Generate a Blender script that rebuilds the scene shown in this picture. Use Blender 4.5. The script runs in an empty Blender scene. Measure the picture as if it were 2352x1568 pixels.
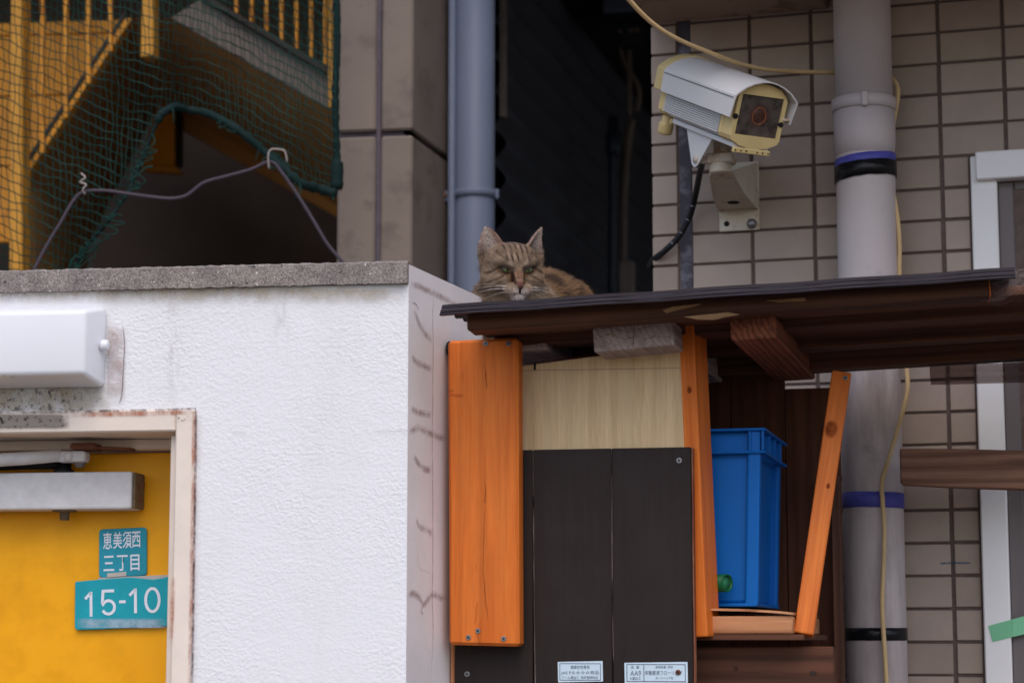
import bpy, bmesh, math, random
import numpy as np
from mathutils import Vector, Matrix

random.seed(7)
rng = np.random.default_rng(7)
scene = bpy.context.scene
COL = scene.collection

# ------------------------------------------------------------------ camera
PITCH = math.radians(7.885)
FPX = 4960.0                     # focal length in pixels of a 2352 px wide picture
CX, CY = 1176.0, 784.0
EYE = Vector((0, 0, 1.6))
cam_data = bpy.data.cameras.new('camera')
cam_data.sensor_width = 36.0
cam_data.lens = FPX / 2352.0 * 36.0
cam_data.clip_start = 0.05
cam_data.clip_end = 300
cam_data.dof.use_dof = True
cam_data.dof.focus_distance = 2.98
cam_data.dof.aperture_fstop = 5.2
cam = bpy.data.objects.new('camera', cam_data)
COL.objects.link(cam)
cam.location = EYE
cam.rotation_euler = (math.pi / 2 + PITCH, 0, 0)
scene.camera = cam

# ------------------------------------------------------------------ sky, sun, exposure
SUN_EL, SUN_AZ = math.radians(56), math.radians(176)     # azimuth from +Y, clockwise
world = bpy.data.worlds.new('World')
scene.world = world
world.use_nodes = True
wn = world.node_tree
sky = wn.nodes.new('ShaderNodeTexSky')
sky.sky_type = 'NISHITA'
sky.sun_disc = False
sky.sun_elevation = SUN_EL
sky.sun_rotation = SUN_AZ
sky.air_density = 1.0
sky.dust_density = 3.0
sky.ozone_density = 1.0
wn.links.new(sky.outputs[0], wn.nodes['Background'].inputs[0])
wn.nodes['Background'].inputs[1].default_value = 0.15
sun_data = bpy.data.lights.new('sun', 'SUN')
sun_data.energy = 0.62
sun_data.angle = math.radians(70)
sun_data.color = (1.0, 0.955, 0.935)
sun = bpy.data.objects.new('sun', sun_data)
COL.objects.link(sun)
sdir = Vector((math.sin(SUN_AZ) * math.cos(SUN_EL), math.cos(SUN_AZ) * math.cos(SUN_EL), math.sin(SUN_EL)))
sun.location = sdir * 20
sun.rotation_euler = sdir.to_track_quat('Z', 'Y').to_euler()
scene.view_settings.view_transform = 'Standard'
scene.view_settings.look = 'None'
scene.view_settings.exposure = 0.58
scene.view_settings.gamma = 1.0
scene.render.engine = 'CYCLES'
scene.cycles.max_bounces = 8
scene.cycles.transparent_max_bounces = 24

# ------------------------------------------------------------------ helpers
CP, SP = math.cos(PITCH), math.sin(PITCH)

def ray(px, py):
    a, b = (px - CX) / FPX, (CY - py) / FPX
    return Vector((a, CP - b * SP, SP + b * CP))

def P(px, py, Y):
    d = ray(px, py)
    return EYE + d * (Y / d.y)

class Fr:
    """A vertical building plane: u runs to the right along it, v up, n out of it."""
    def __init__(self, origin, yaw_deg):
        a = math.radians(yaw_deg)
        self.o = Vector(origin)
        self.u = Vector((math.cos(a), -math.sin(a), 0))
        self.v = Vector((0, 0, 1))
        self.n = self.u.cross(self.v)
        self.M = Matrix(((self.u.x, self.v.x, self.n.x, self.o.x),
                         (self.u.y, self.v.y, self.n.y, self.o.y),
                         (self.u.z, self.v.z, self.n.z, self.o.z), (0, 0, 0, 1)))
    def w(self, px, py, n=0.0):
        d = ray(px, py)
        q = self.o + self.n * n
        return EYE + d * ((q - EYE).dot(self.n) / d.dot(self.n))
    def l(self, px, py, n=0.0):
        r = self.w(px, py, n) - self.o
        return (r.dot(self.u), r.dot(self.v))
    def at(self, u, v, n=0.0):
        return self.o + self.u * u + self.v * v + self.n * n

WM = {}

def setm(o, M, parent):
    if parent is not None:
        o.parent = parent
        o.matrix_parent_inverse = Matrix.Identity(4)
        o.matrix_basis = WM[parent.name].inverted() @ M
    else:
        o.matrix_basis = M
    WM[o.name] = M.copy()

def tag(o, label=None, cat=None, group=None, kind=None):
    if label: o['label'] = label
    if cat: o['category'] = cat
    if group: o['group'] = group
    if kind: o['kind'] = kind
    return o

def thing(name, label, cat, loc, group=None):
    o = bpy.data.objects.new(name, None)
    o.empty_display_size = 0.05
    COL.objects.link(o)
    setm(o, Matrix.Translation(Vector(loc)), None)
    return tag(o, label, cat, group)

def obj(name, me, mat, parent=None, M=None, smooth=False):
    o = bpy.data.objects.new(name, me)
    COL.objects.link(o)
    if mat is not None and not me.materials:
        for m in (mat if isinstance(mat, (list, tuple)) else [mat]):
            me.materials.append(m)
    if smooth:
        me.polygons.foreach_set('use_smooth', [True] * len(me.polygons))
    setm(o, M if M is not None else Matrix.Identity(4), parent)
    return o

def mesh_world(name, verts, faces, mat, parent=None, smooth=False):
    vs = [Vector(v) for v in verts]
    c = sum(vs, Vector()) / len(vs)
    me = bpy.data.meshes.new(name)
    me.from_pydata([tuple(v - c) for v in vs], [], faces)
    me.update()
    return obj(name, me, mat, parent, Matrix.Translation(c), smooth)

def bm_mesh(name, bm, bev=0.0, seg=1):
    bmesh.ops.recalc_face_normals(bm, faces=bm.faces)
    if bev > 0:
        bmesh.ops.bevel(bm, geom=list(bm.edges), offset=bev, segments=seg, affect='EDGES', clamp_overlap=True, profile=0.5)
    me = bpy.data.meshes.new(name)
    bm.to_mesh(me)
    bm.free()
    return me

def box_mesh(name, hx, hy, hz, bev=0.0, seg=1):
    bm = bmesh.new()
    bmesh.ops.create_cube(bm, size=1.0)
    for v in bm.verts:
        v.co = Vector((v.co.x * 2 * hx, v.co.y * 2 * hy, v.co.z * 2 * hz))
    return bm_mesh(name, bm, bev, seg)

def box(name, M, u, v, n, mat, parent=None, bev=0.0015, seg=1):
    h = [abs(a[1] - a[0]) / 2 for a in (u, v, n)]
    c = Vector([(a[0] + a[1]) / 2 for a in (u, v, n)])
    return obj(name, box_mesh(name, *h, bev, seg), mat, parent, M @ Matrix.Translation(c))

def prism(name, M, poly, n0, n1, mat, parent=None, bev=0.0, seg=1):
    cu = sum(p[0] for p in poly) / len(poly)
    cv = sum(p[1] for p in poly) / len(poly)
    cn = (n0 + n1) / 2
    bm = bmesh.new()
    a = [bm.verts.new((p[0] - cu, p[1] - cv, n0 - cn)) for p in poly]
    b = [bm.verts.new((p[0] - cu, p[1] - cv, n1 - cn)) for p in poly]
    k = len(poly)
    bm.faces.new(a[::-1]); bm.faces.new(b)
    for i in range(k):
        bm.faces.new((a[i], a[(i + 1) % k], b[(i + 1) % k], b[i]))
    return obj(name, bm_mesh(name, bm, bev, seg), mat, parent, M @ Matrix.Translation((cu, cv, cn)))

def pprism(name, fr, pix, n1, th, mat, parent=None, bev=0.0015):
    """Slab whose front face (n1) covers the given outline; th thick."""
    return prism(name, fr.M, [fr.l(x, y, n1) for x, y in pix], n1 - th, n1, mat, parent, bev)

def cr(pts, k=8):
    """Catmull-Rom through points."""
    pts = [Vector(p) for p in pts]
    q = [pts[0] * 2 - pts[1]] + pts + [pts[-1] * 2 - pts[-2]]
    out = []
    for i in range(1, len(q) - 2):
        p0, p1, p2, p3 = q[i - 1:i + 3]
        for j in range(k):
            t = j / k
            out.append(0.5 * ((2 * p1) + (p2 - p0) * t + (2 * p0 - 5 * p1 + 4 * p2 - p3) * t * t + (3 * p1 - p0 - 3 * p2 + p3) * t ** 3))
    out.append(q[-2])
    return out

def tube_geo(pts, r, seg=8, V=None, F=None, cap=True):
    V = [] if V is None else V
    F = [] if F is None else F
    pts = [Vector(p) for p in pts]
    n = len(pts)
    b0 = len(V)
    up = None
    for i in range(n):
        t = (pts[min(i + 1, n - 1)] - pts[max(i - 1, 0)])
        if t.length < 1e-9: t = Vector((0, 0, 1))
        t.normalize()
        if up is None:
            up = Vector((0, 0, 1)) if abs(t.z) < 0.9 else Vector((1, 0, 0))
        a = up - t * up.dot(t)
        if a.length < 1e-6:
            a = t.orthogonal()
        a.normalize(); up = a
        b = t.cross(a)
        rr = r[i] if isinstance(r, (list, tuple)) else r
        for k in range(seg):
            an = 2 * math.pi * k / seg
            V.append(tuple(pts[i] + (a * math.cos(an) + b * math.sin(an)) * rr))
    for i in range(n - 1):
        for k in range(seg):
            k2 = (k + 1) % seg
            F.append((b0 + i * seg + k, b0 + i * seg + k2, b0 + (i + 1) * seg + k2, b0 + (i + 1) * seg + k))
    if cap:
        F.append(tuple(b0 + k for k in range(seg))[::-1])
        F.append(tuple(b0 + (n - 1) * seg + k for k in range(seg)))
    return V, F

def tube(name, pts, r, mat, parent=None, seg=8, smooth=True):
    V, F = tube_geo(pts, r, seg)
    return mesh_world(name, V, F, mat, parent, smooth)

def lathe(name, M, prof, mat, parent=None, seg=16, smooth=True):
    """profile of (radius, height) turned round the local third axis."""
    V, F = [], []
    for (r, z) in prof:
        for k in range(seg):
            a = 2 * math.pi * k / seg
            V.append((r * math.cos(a), r * math.sin(a), z))
    for i in range(len(prof) - 1):
        for k in range(seg):
            k2 = (k + 1) % seg
            F.append((i * seg + k, i * seg + k2, (i + 1) * seg + k2, (i + 1) * seg + k))
    F.append(tuple(range(seg))[::-1])
    F.append(tuple((len(prof) - 1) * seg + k for k in range(seg)))
    me = bpy.data.meshes.new(name)
    me.from_pydata(V, [], F)
    o = obj(name, me, mat, parent, M, smooth)
    return o

def up_matrix(loc):           # local third axis = world up
    return Matrix.Translation(Vector(loc))

def axis_matrix(loc, d):      # local third axis along d
    return Matrix.Translation(Vector(loc)) @ Vector(d).to_track_quat('Z', 'Y').to_matrix().to_4x4()

# ------------------------------------------------------------------ materials
def lin(r, g, b):
    f = lambda c: (c / 255) / 12.92 if c / 255 <= 0.04045 else ((c / 255 + 0.055) / 1.055) ** 2.4
    return (f(r), f(g), f(b), 1.0)

class NT:
    def __init__(self, name):
        self.m = bpy.data.materials.new(name)
        self.m.use_nodes = True
        self.t = self.m.node_tree
        self.b = self.t.nodes['Principled BSDF']
        self.out = self.t.nodes['Material Output']
        self._co = None
        self.b.inputs['Specular IOR Level'].default_value = 0.22
    def new(self, typ, **kw):
        n = self.t.nodes.new('ShaderNode' + typ)
        for k, v in kw.items():
            if k in n.inputs.keys() if isinstance(k, str) else False:
                n.inputs[k].default_value = v
            else:
                setattr(n, k, v)
        return n
    def link(self, a, b): self.t.links.new(a, b)
    def co(self, scale=(1, 1, 1), rand=True):
        tc = self.new('TexCoord')
        src = tc.outputs['Object']
        if rand:
            oi = self.new('ObjectInfo')
            ml = self.new('VectorMath', operation='MULTIPLY')
            cb = self.new('CombineXYZ')
            for i in range(3): self.link(oi.outputs['Random'], cb.inputs[i])
            self.link(cb.outputs[0], ml.inputs[0]); ml.inputs[1].default_value = (7.1, 3.3, 5.7)
            ad = self.new('VectorMath', operation='ADD')
            self.link(src, ad.inputs[0]); self.link(ml.outputs[0], ad.inputs[1])
            src = ad.outputs[0]
        mp = self.new('Mapping')
        mp.inputs['Scale'].default_value = scale
        self.link(src, mp.inputs['Vector'])
        return mp.outputs[0]
    def noise(self, vec, scale, detail=4, rough=0.55, dist=0.0):
        n = self.new('TexNoise')
        n.inputs['Scale'].default_value = scale
        n.inputs['Detail'].default_value = detail
        n.inputs['Roughness'].default_value = rough
        n.inputs['Distortion'].default_value = dist
        self.link(vec, n.inputs['Vector'])
        return n.outputs['Fac']
    def ramp(self, fac, stops):
        r = self.new('ValToRGB')
        e = r.color_ramp.elements
        while len(e) < len(stops): e.new(0.5)
        for i, (p, c) in enumerate(stops):
            e[i].position = p
            e[i].color = c if len(c) == 4 else (*c, 1)
        self.link(fac, r.inputs[0])
        return r.outputs[0]
    def mixc(self, fac, a, b, mode='MIX'):
        m = self.new('Mix', data_type='RGBA', blend_type=mode)
        for s, i in ((fac, 0), (a, 6), (b, 7)):
            if hasattr(s, 'is_output'): self.link(s, m.inputs[i])
            else: m.inputs[i].default_value = s
        return m.outputs[2]
    def math(self, op, a, b=0.5):
        m = self.new('Math', operation=op)
        for s, i in ((a, 0), (b, 1)):
            if hasattr(s, 'is_output'): self.link(s, m.inputs[i])
            else: m.inputs[i].default_value = s
        return m.outputs[0]
    def bump(self, h, strength=0.5, dist=0.002, prev=None):
        b = self.new('Bump')
        b.inputs['Strength'].default_value = strength
        b.inputs['Distance'].default_value = dist
        self.link(h, b.inputs['Height'])
        if prev is not None: self.link(prev, b.inputs['Normal'])
        self.link(b.outputs[0], self.b.inputs['Normal'])
        return b.outputs[0]
    def set(self, col=None, rough=None, **kw):
        if col is not None:
            if hasattr(col, 'is_output'): self.link(col, self.b.inputs['Base Color'])
            else: self.b.inputs['Base Color'].default_value = col
        if rough is not None:
            if hasattr(rough, 'is_output'): self.link(rough, self.b.inputs['Roughness'])
            else: self.b.inputs['Roughness'].default_value = rough
        for k, v in kw.items():
            self.b.inputs[k.replace('_', ' ')].default_value = v
        return self.m

def sc(c, k): return (c[0] * k, c[1] * k, c[2] * k, 1)

def worn(name, col, rough=0.6, amt=0.25, scale=12, spk=0.0, bscale=80, bstr=0.15, bdist=0.001, metal=0.0, dirt=None, dirt_at=0.62, tint=0.0):
    """painted or plain surface with broad colour drift, optional dirt blotches and fine relief"""
    t = NT(name)
    v = t.co()
    n1 = t.noise(v, scale, 5, 0.6)
    c = t.ramp(n1, [(0.25, sc(col, 1 - amt)), (0.75, sc(col, 1 + amt * 0.5))])
    if tint:
        oi = t.new('ObjectInfo')
        c = t.mixc(1.0, c, t.ramp(oi.outputs['Random'], [(0.0, (1 - tint, 1 - tint * 1.1, 1 - tint * 1.2, 1)), (1.0, (1, 1, 1, 1))]), 'MULTIPLY')
    if dirt is not None:
        n2 = t.noise(v, scale * 2.3, 8, 0.7)
        f = t.ramp(n2, [(dirt_at, (0, 0, 0, 1)), (min(dirt_at + 0.12, 0.99), (1, 1, 1, 1))])
        c = t.mixc(f, c, dirt)
    if spk:
        n3 = t.noise(v, bscale * 6, 2)
        f = t.ramp(n3, [(0.3, sc(col, 1 - spk)), (0.7, (1, 1, 1, 1))])
        c = t.mixc(0.5, c, f, 'MULTIPLY')
    nb = t.noise(v, bscale, 4)
    t.bump(nb, bstr, bdist)
    rr = t.ramp(n1, [(0.2, (rough * 0.8,) * 3), (0.8, (min(1, rough * 1.2),) * 3)])
    t.set(c, rr, Metallic=metal)
    return t.m

def wood(name, c1, c2, axis, rough=0.6, ring=0.3, rscale=28, nscale=90, bstr=0.3, streak=None, bdist=0.0012, sheen=0.0):
    t = NT(name)
    s = [1, 1, 1]; s[axis] = 0.045
    v = t.co(tuple(s))
    n = t.noise(v, nscale, 6, 0.65)
    w = t.new('TexWave', wave_type='RINGS', rings_direction='XYZ'[axis])
    w.inputs['Scale'].default_value = rscale
    w.inputs['Distortion'].default_value = 5.0
    w.inputs['Detail'].default_value = 3
    w.inputs['Detail Scale'].default_value = 1.2
    mp = t.new('Mapping'); mp.inputs['Location'].default_value = (0.021, 0.034, 0.027)
    t.link(v, mp.inputs[0]); t.link(mp.outputs[0], w.inputs['Vector'])
    nf = t.noise(v, nscale * 4.5, 3, 0.6)
    c = t.ramp(t.math('ADD', t.math('MULTIPLY', n, 0.62), t.math('MULTIPLY', nf, 0.38)), [(0.34, c1), (0.66, c2)])
    c = t.mixc(ring, c, t.ramp(w.outputs['Fac'], [(0.0, sc(c1, 0.55)), (0.8, c2)]))
    if streak is not None:
        n2 = t.noise(v, nscale * 0.35, 5, 0.7)
        c = t.mixc(t.ramp(n2, [(0.52, (0, 0, 0, 1)), (0.72, (1, 1, 1, 1))]), c, streak)
    hgt = t.math('ADD', n, t.math('MULTIPLY', w.outputs['Fac'], 0.6))
    t.bump(hgt, bstr, bdist)
    t.set(c, rough)
    return t.m

def decal_mat(name, col, scale=60, lo=0.4, hi=0.6, strength=1.0, stretch=(1, 1, 1), erode=False):
    """stain / rust / crack film: colour shows through a soft-edged, noise-broken mask"""
    t = NT(name)
    v = t.co(stretch)
    n = t.noise(v, scale, 7, 0.7)
    at = t.new('Attribute', attribute_name='mask')
    if erode:                                            # rim eaten into by the noise
        q = t.math('ADD', t.math('MULTIPLY', t.math('SUBTRACT', n, 0.5), 2.2), t.math('SUBTRACT', at.outputs['Fac'], 0.3))
        f = t.ramp(q, [(lo, (0, 0, 0, 1)), (hi, (1, 1, 1, 1))])
    else:
        m = t.ramp(n, [(lo, (0, 0, 0, 1)), (hi, (1, 1, 1, 1))])
        f = t.math('MULTIPLY', m, at.outputs['Fac'])
    f = t.math('MULTIPLY', f, strength)
    tr = t.new('BsdfTransparent')
    mx = t.new('MixShader')
    t.link(f, mx.inputs[0]); t.link(tr.outputs[0], mx.inputs[1]); t.link(t.b.outputs[0], mx.inputs[2])
    t.link(mx.outputs[0], t.out.inputs[0])
    t.set(col, 0.9)
    return t.m

def ribbon(name, fr, pix, width, mat, parent, n=0.0008, flat=False, k=6, jitter=0.0):
    """Film lying on a wall along a traced path: five vertices across, mask fading to the rims."""
    p3 = cr([Vector((*fr.l(x, y, n), 0)) for x, y in pix], k)
    V, F, A = [], [], []
    N = len(p3)
    for i, p in enumerate(p3):
        t = p3[min(i + 1, N - 1)] - p3[max(i - 1, 0)]
        t.normalize()
        s = Vector((-t.y, t.x, 0))
        q = i / (N - 1)
        wd = width[0] + (width[1] - width[0]) * q if isinstance(width, (tuple, list)) else width
        if jitter: p = p + s * random.uniform(-jitter, jitter)
        e = 1.0 if flat else min(1.0, q * 8, (1 - q) * 8)
        for j, a in zip((-1, -.45, 0, .45, 1), (0, .8, 1, .8, 0)):
            r = p + s * (wd * j / 2)
            V.append(fr.at(r.x, r.y, n)); A.append(a * e)
    for i in range(N - 1):
        for j in range(4):
            F.append((i * 5 + j, i * 5 + j + 1, i * 5 + 6 + j, i * 5 + 5 + j))
    o = mesh_world(name, V, F, mat, parent)
    at = o.data.attributes.new('mask', 'FLOAT', 'POINT')
    at.data.foreach_set('value', A)
    return o

def patch(name, fr, x0, y0, x1, y1, mat, parent, n=0.0008, fade=(0.25, 0.25, 0.25, 0.25), g=12):
    """Rectangular film on a wall with soft rims: fade = left, right, top, bottom."""
    V, F, A = [], [], []
    for j in range(g + 1):
        for i in range(g + 1):
            a, b = i / g, j / g
            V.append(fr.w(x0 + (x1 - x0) * a, y0 + (y1 - y0) * b, n))
            m = 1.0
            if fade[0]: m *= min(1, a / fade[0])
            if fade[1]: m *= min(1, (1 - a) / fade[1])
            if fade[2]: m *= min(1, b / fade[2])
            if fade[3]: m *= min(1, (1 - b) / fade[3])
            A.append(m)
    for j in range(g):
        for i in range(g):
            q = j * (g + 1) + i
            F.append((q, q + g + 1, q + g + 2, q + 1))
    o = mesh_world(name, V, F, mat, parent)
    at = o.data.attributes.new('mask', 'FLOAT', 'POINT')
    at.data.foreach_set('value', A)
    return o

def lettering(name, text, M, w, h, mat, parent, weight=0.0):
    """Text fitted to a w x h box whose centre and axes are given by M."""
    cu = bpy.data.curves.new(name, 'FONT')
    cu.body = text
    cu.size = 1.0
    cu.extrude = 0.0
    cu.offset = weight
    cu.resolution_u = 4
    tmp = bpy.data.objects.new(name + '_tmp', cu)
    COL.objects.link(tmp)
    dg = bpy.context.evaluated_depsgraph_get()
    me = bpy.data.meshes.new_from_object(tmp.evaluated_get(dg))
    bpy.data.objects.remove(tmp)
    bpy.data.curves.remove(cu)
    if not len(me.vertices): return None
    co = np.empty(len(me.vertices) * 3); me.vertices.foreach_get('co', co); co = co.reshape(-1, 3)
    lo, hi = co.min(0), co.max(0)
    co[:, 0] = (co[:, 0] - (lo[0] + hi[0]) / 2) * (w / max(hi[0] - lo[0], 1e-6))
    co[:, 1] = (co[:, 1] - (lo[1] + hi[1]) / 2) * (h / max(hi[1] - lo[1], 1e-6))
    co[:, 2] = 0
    me.vertices.foreach_set('co', co.ravel())
    me.materials.clear()
    me.name = name
    return obj(name, me, mat, parent, M)

def cross_screw(name, M, mat, dark, parent, r=0.0042):
    """Flat-head screw with a cross recess, one mesh, two materials."""
    seg = 14
    V, F, mi = [], [], []
    prof = [(r, -0.002), (r, 0.0004), (r * 0.86, 0.0011)]
    for (a, z) in prof:
        for k in range(seg):
            t = 2 * math.pi * k / seg
            V.append((a * math.cos(t), a * math.sin(t), z))
    for i in range(2):
        for k in range(seg):
            k2 = (k + 1) % seg
            F.append((i * seg + k, i * seg + k2, (i + 1) * seg + k2, (i + 1) * seg + k)); mi.append(0)
    F.append(tuple(2 * seg + k for k in range(seg))); mi.append(0)
    for ang in (0.4, 0.4 + math.pi / 2):
        c, s = math.cos(ang), math.sin(ang)
        b = len(V)
        for (x, y) in ((-r * .6, -r * .16), (r * .6, -r * .16), (r * .6, r * .16), (-r * .6, r * .16)):
            V.append((x * c - y * s, x * s + y * c, 0.0013 + 0.0001 * ang))
        F.append((b, b + 1, b + 2, b + 3)); mi.append(1)
    me = bpy.data.meshes.new(name)
    me.from_pydata(V, [], F)
    me.materials.append(mat); me.materials.append(dark)
    me.polygons.foreach_set('material_index', mi)
    return obj(name, me, None, parent, M)

M_ = {}
M_['stucco_side'] = worn('pinkish_wall_paint', (0.80, 0.74, 0.74, 1), 0.75, 0.10, 9, bscale=160, bstr=0.25, bdist=0.0012)
# white sprayed stucco
t = NT('white_sprayed_stucco')
v = t.co((1, 1, 1.25), rand=False)
vo = t.new('TexVoronoi', feature='SMOOTH_F1'); vo.inputs['Scale'].default_value = 190; vo.inputs['Smoothness'].default_value = 0.6
wv = t.noise(v, 60, 3, 0.6)
dv = t.new('VectorMath', operation='ADD')
cb = t.new('CombineXYZ')
for i in range(3): t.link(t.math('MULTIPLY', wv, 0.014), cb.inputs[i])
t.link(v, dv.inputs[0]); t.link(cb.outputs[0], dv.inputs[1]); t.link(dv.outputs[0], vo.inputs['Vector'])
big = t.noise(v, 130, 6, 0.7, 0.8)
hgt = t.math('ADD', t.math('MULTIPLY', vo.outputs['Distance'], 0.9), big)
n_dirt = t.noise(t.co((1, 1, 0.25), rand=False), 14, 8, 0.65)
c = t.ramp(n_dirt, [(0.28, (0.725, 0.712, 0.715, 1)), (0.5, (0.755, 0.755, 0.785, 1))])
patchy = t.ramp(t.noise(v, 7, 4, 0.6), [(0.3, (0.25, 0.25, 0.25, 1)), (0.7, (1, 1, 1, 1))])
t.bump(t.math('MULTIPLY', hgt, patchy), 0.42, 0.0024)
t.set(c, 0.72)
M_['stucco'] = t.m
# weathered concrete with pale and dark grains
t = NT('weathered_concrete')
v = t.co()
a = t.noise(v, 22, 6, 0.65); g = t.noise(v, 420, 3, 0.8)
c = t.ramp(a, [(0.3, lin(112, 105, 104)), (0.7, lin(152, 144, 138))])
c = t.mixc(0.75, c, t.ramp(g, [(0.33, (0.12, 0.11, 0.11, 1)), (0.5, (0.55, 0.53, 0.52, 1)), (0.66, (1, 1, 1, 1))]), 'OVERLAY')
g2 = t.noise(v, 160, 2)
c = t.mixc(t.ramp(g2, [(0.70, (0, 0, 0, 1)), (0.74, (1, 1, 1, 1))]), c, (0.7, 0.68, 0.66, 1))
c = t.mixc(t.ramp(t.noise(v, 120, 3), [(0.28, (1, 1, 1, 1)), (0.36, (0, 0, 0, 1))]), c, (0.06, 0.055, 0.06, 1))
t.bump(g, 0.8, 0.0025)
t.set(c, 0.95)
M_['concrete'] = t.m

M_['yellow_door'] = worn('yellow_gloss_paint', (0.92, 0.41, 0.006, 1), 0.45, 0.10, 4, bscale=220, bstr=0.10, bdist=0.0006)
M_['cream'] = worn('aged_cream_paint', lin(228, 214, 202), 0.6, 0.12, 14, bscale=150, bstr=0.2, dirt=lin(176, 140, 116), dirt_at=0.66)
M_['lamp_white'] = worn('lamp_acrylic', (0.75, 0.76, 0.80, 1), 0.35, 0.04, 5, bscale=40, bstr=0.02)
M_['aluminium'] = worn('mottled_cast_aluminium', lin(212, 209, 210), 0.55, 0.16, 45, bscale=300, bstr=0.2, metal=0.0, dirt=lin(90, 84, 84), dirt_at=0.72)
M_['alu_dirty'] = worn('grimy_aluminium', lin(120, 105, 85), 0.7, 0.35, 60, bscale=300, bstr=0.3, metal=0.1, dirt=lin(60, 45, 35), dirt_at=0.55)
M_['rust'] = worn('rusted_steel', lin(120, 78, 60), 0.85, 0.35, 60, bscale=300, bstr=0.5)
M_['steel'] = worn('dull_zinc_steel', lin(150, 148, 150), 0.42, 0.2, 60, bscale=300, bstr=0.2, metal=0.7)
M_['black'] = worn('black_plastic', (0.012, 0.012, 0.014, 1), 0.45, 0.2, 30, bscale=200, bstr=0.1)
M_['slot'] = worn('dark_recess', (0.02, 0.018, 0.018, 1), 0.9, 0.1)
M_['teal'] = worn('teal_enamel', (0.012, 0.34, 0.42, 1), 0.4, 0.14, 25, bscale=200, bstr=0.08)
M_['teal_pale'] = worn('faded_teal_enamel', (0.022, 0.30, 0.40, 1), 0.45, 0.22, 30, bscale=200, bstr=0.1, dirt=lin(150, 170, 180), dirt_at=0.72)
M_['letter'] = worn('white_sign_paint', lin(222, 226, 236), 0.5, 0.06, 60)
M_['ink'] = worn('grey_print_ink', lin(86, 92, 106), 0.7, 0.05)
M_['sticker'] = worn('pale_blue_sticker', lin(196, 214, 228), 0.45, 0.05, 30)
M_['glue'] = worn('old_glue', lin(190, 182, 176), 0.8, 0.15, 60)

ORA1, ORA2 = (0.50, 0.098, 0.010, 1), (0.78, 0.215, 0.034, 1)
for ax in range(3):
    M_['orange%d' % ax] = wood('orange_stained_wood_%s' % 'xyz'[ax], ORA1, ORA2, ax, 0.5, 0.12, 16, 55, 0.16, streak=(0.52, 0.105, 0.012, 1), bdist=0.0008)
    M_['brown%d' % ax] = wood('dark_brown_timber_%s' % 'xyz'[ax], lin(66, 40, 29), lin(104, 66, 49), ax, 0.7, 0.4, 22, 60, 0.4, streak=lin(50, 32, 25))
    M_['grey%d' % ax] = wood('weathered_grey_timber_%s' % 'xyz'[ax], lin(140, 124, 120), lin(192, 174, 168), ax, 0.85, 0.16, 40, 110, 0.8, streak=lin(112, 94, 90), bdist=0.002)
    M_['tan%d' % ax] = wood('raw_tan_timber_%s' % 'xyz'[ax], lin(150, 92, 58), lin(206, 146, 104), ax, 0.7, 0.45, 30, 60, 0.3, streak=lin(226, 172, 132))
M_['red_end'] = wood('reddish_cut_timber', lin(92, 50, 36), lin(150, 90, 66), 2, 0.8, 0.45, 40, 120, 0.5, streak=lin(84, 46, 34), bdist=0.002)
M_['rail'] = wood('faded_brown_rail_timber', lin(108, 74, 58), lin(150, 112, 92), 0, 0.8, 0.5, 26, 120, 0.4, streak=lin(88, 58, 46))
M_['ply'] = wood('pale_plywood', lin(192, 160, 118), lin(226, 198, 158), 1, 0.6, 0.12, 14, 170, 0.12, streak=lin(206, 182, 142), bdist=0.0006)
M_['dark_floor'] = wood('dark_brown_flooring', (0.016, 0.0100, 0.0090, 1), (0.023, 0.0150, 0.0130, 1), 1, 0.62, 0.06, 20, 160, 0.06)
M_['ply_edge'] = wood('reddish_plywood_edge', lin(72, 30, 26), lin(142, 84, 60), 1, 0.8, 0.1, 20, 300, 0.4, streak=lin(206, 160, 120))
M_['splinter'] = wood('torn_pale_wood', lin(122, 90, 62), lin(178, 142, 104), 0, 0.8, 0.2, 30, 200, 0.5)

M_['dark_floor'].node_tree.nodes['Principled BSDF'].inputs['Specular IOR Level'].default_value = 0.22

# ================================================================== LARGE STRUCTURE
W = Fr(P(939, 600, 2.75), 8.0)            # front of the white block, origin at its top right corner
S = Fr(W.o, -71.7)                        # its right flank, running back
T = Fr((0.3854, 3.397, 1.5983), 17.17)    # tiled wall; origin on a joint crossing at eye height
F = Fr(P(1110, 1100, 2.85), 14.0)         # front of the wooden lean-to
B = Fr(P(948, 300, 3.9), 8.0)             # concrete building behind
BS = Fr(B.o, -75.0)                       # its flank into the alley

M_['asphalt'] = worn('street_asphalt', (0.14, 0.122, 0.106, 1), 0.9, 0.2, 3, bscale=300, bstr=0.5, bdist=0.004)
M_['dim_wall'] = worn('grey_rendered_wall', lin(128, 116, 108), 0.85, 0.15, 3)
M_['dark_wall'] = worn('shade_dark_wall', (0.026, 0.020, 0.018, 1), 0.9, 0.3, 3)  # near-black tone puts the deep shade of alley and recess into the colour
M_['beige_conc'] = worn('beige_coated_concrete', lin(126, 114, 106), 0.85, 0.18, 5, bscale=120, bstr=0.3, dirt=lin(108, 97, 90), dirt_at=0.52)
M_['recess_dark'] = worn('recess_shade_brown', (0.095, 0.064, 0.050, 1), 0.9, 0.3, 3)  # brown that carries the shade under the stairs
M_['joint'] = worn('grey_joint_sealant', lin(92, 84, 92), 0.8, 0.3, 60)

g = mesh_world('ground', [(-40, -40, 0), (40, -40, 0), (40, 40, 0), (-40, 40, 0)], [(0, 1, 2, 3)], M_['asphalt'])
tag(g, kind='structure')

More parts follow.
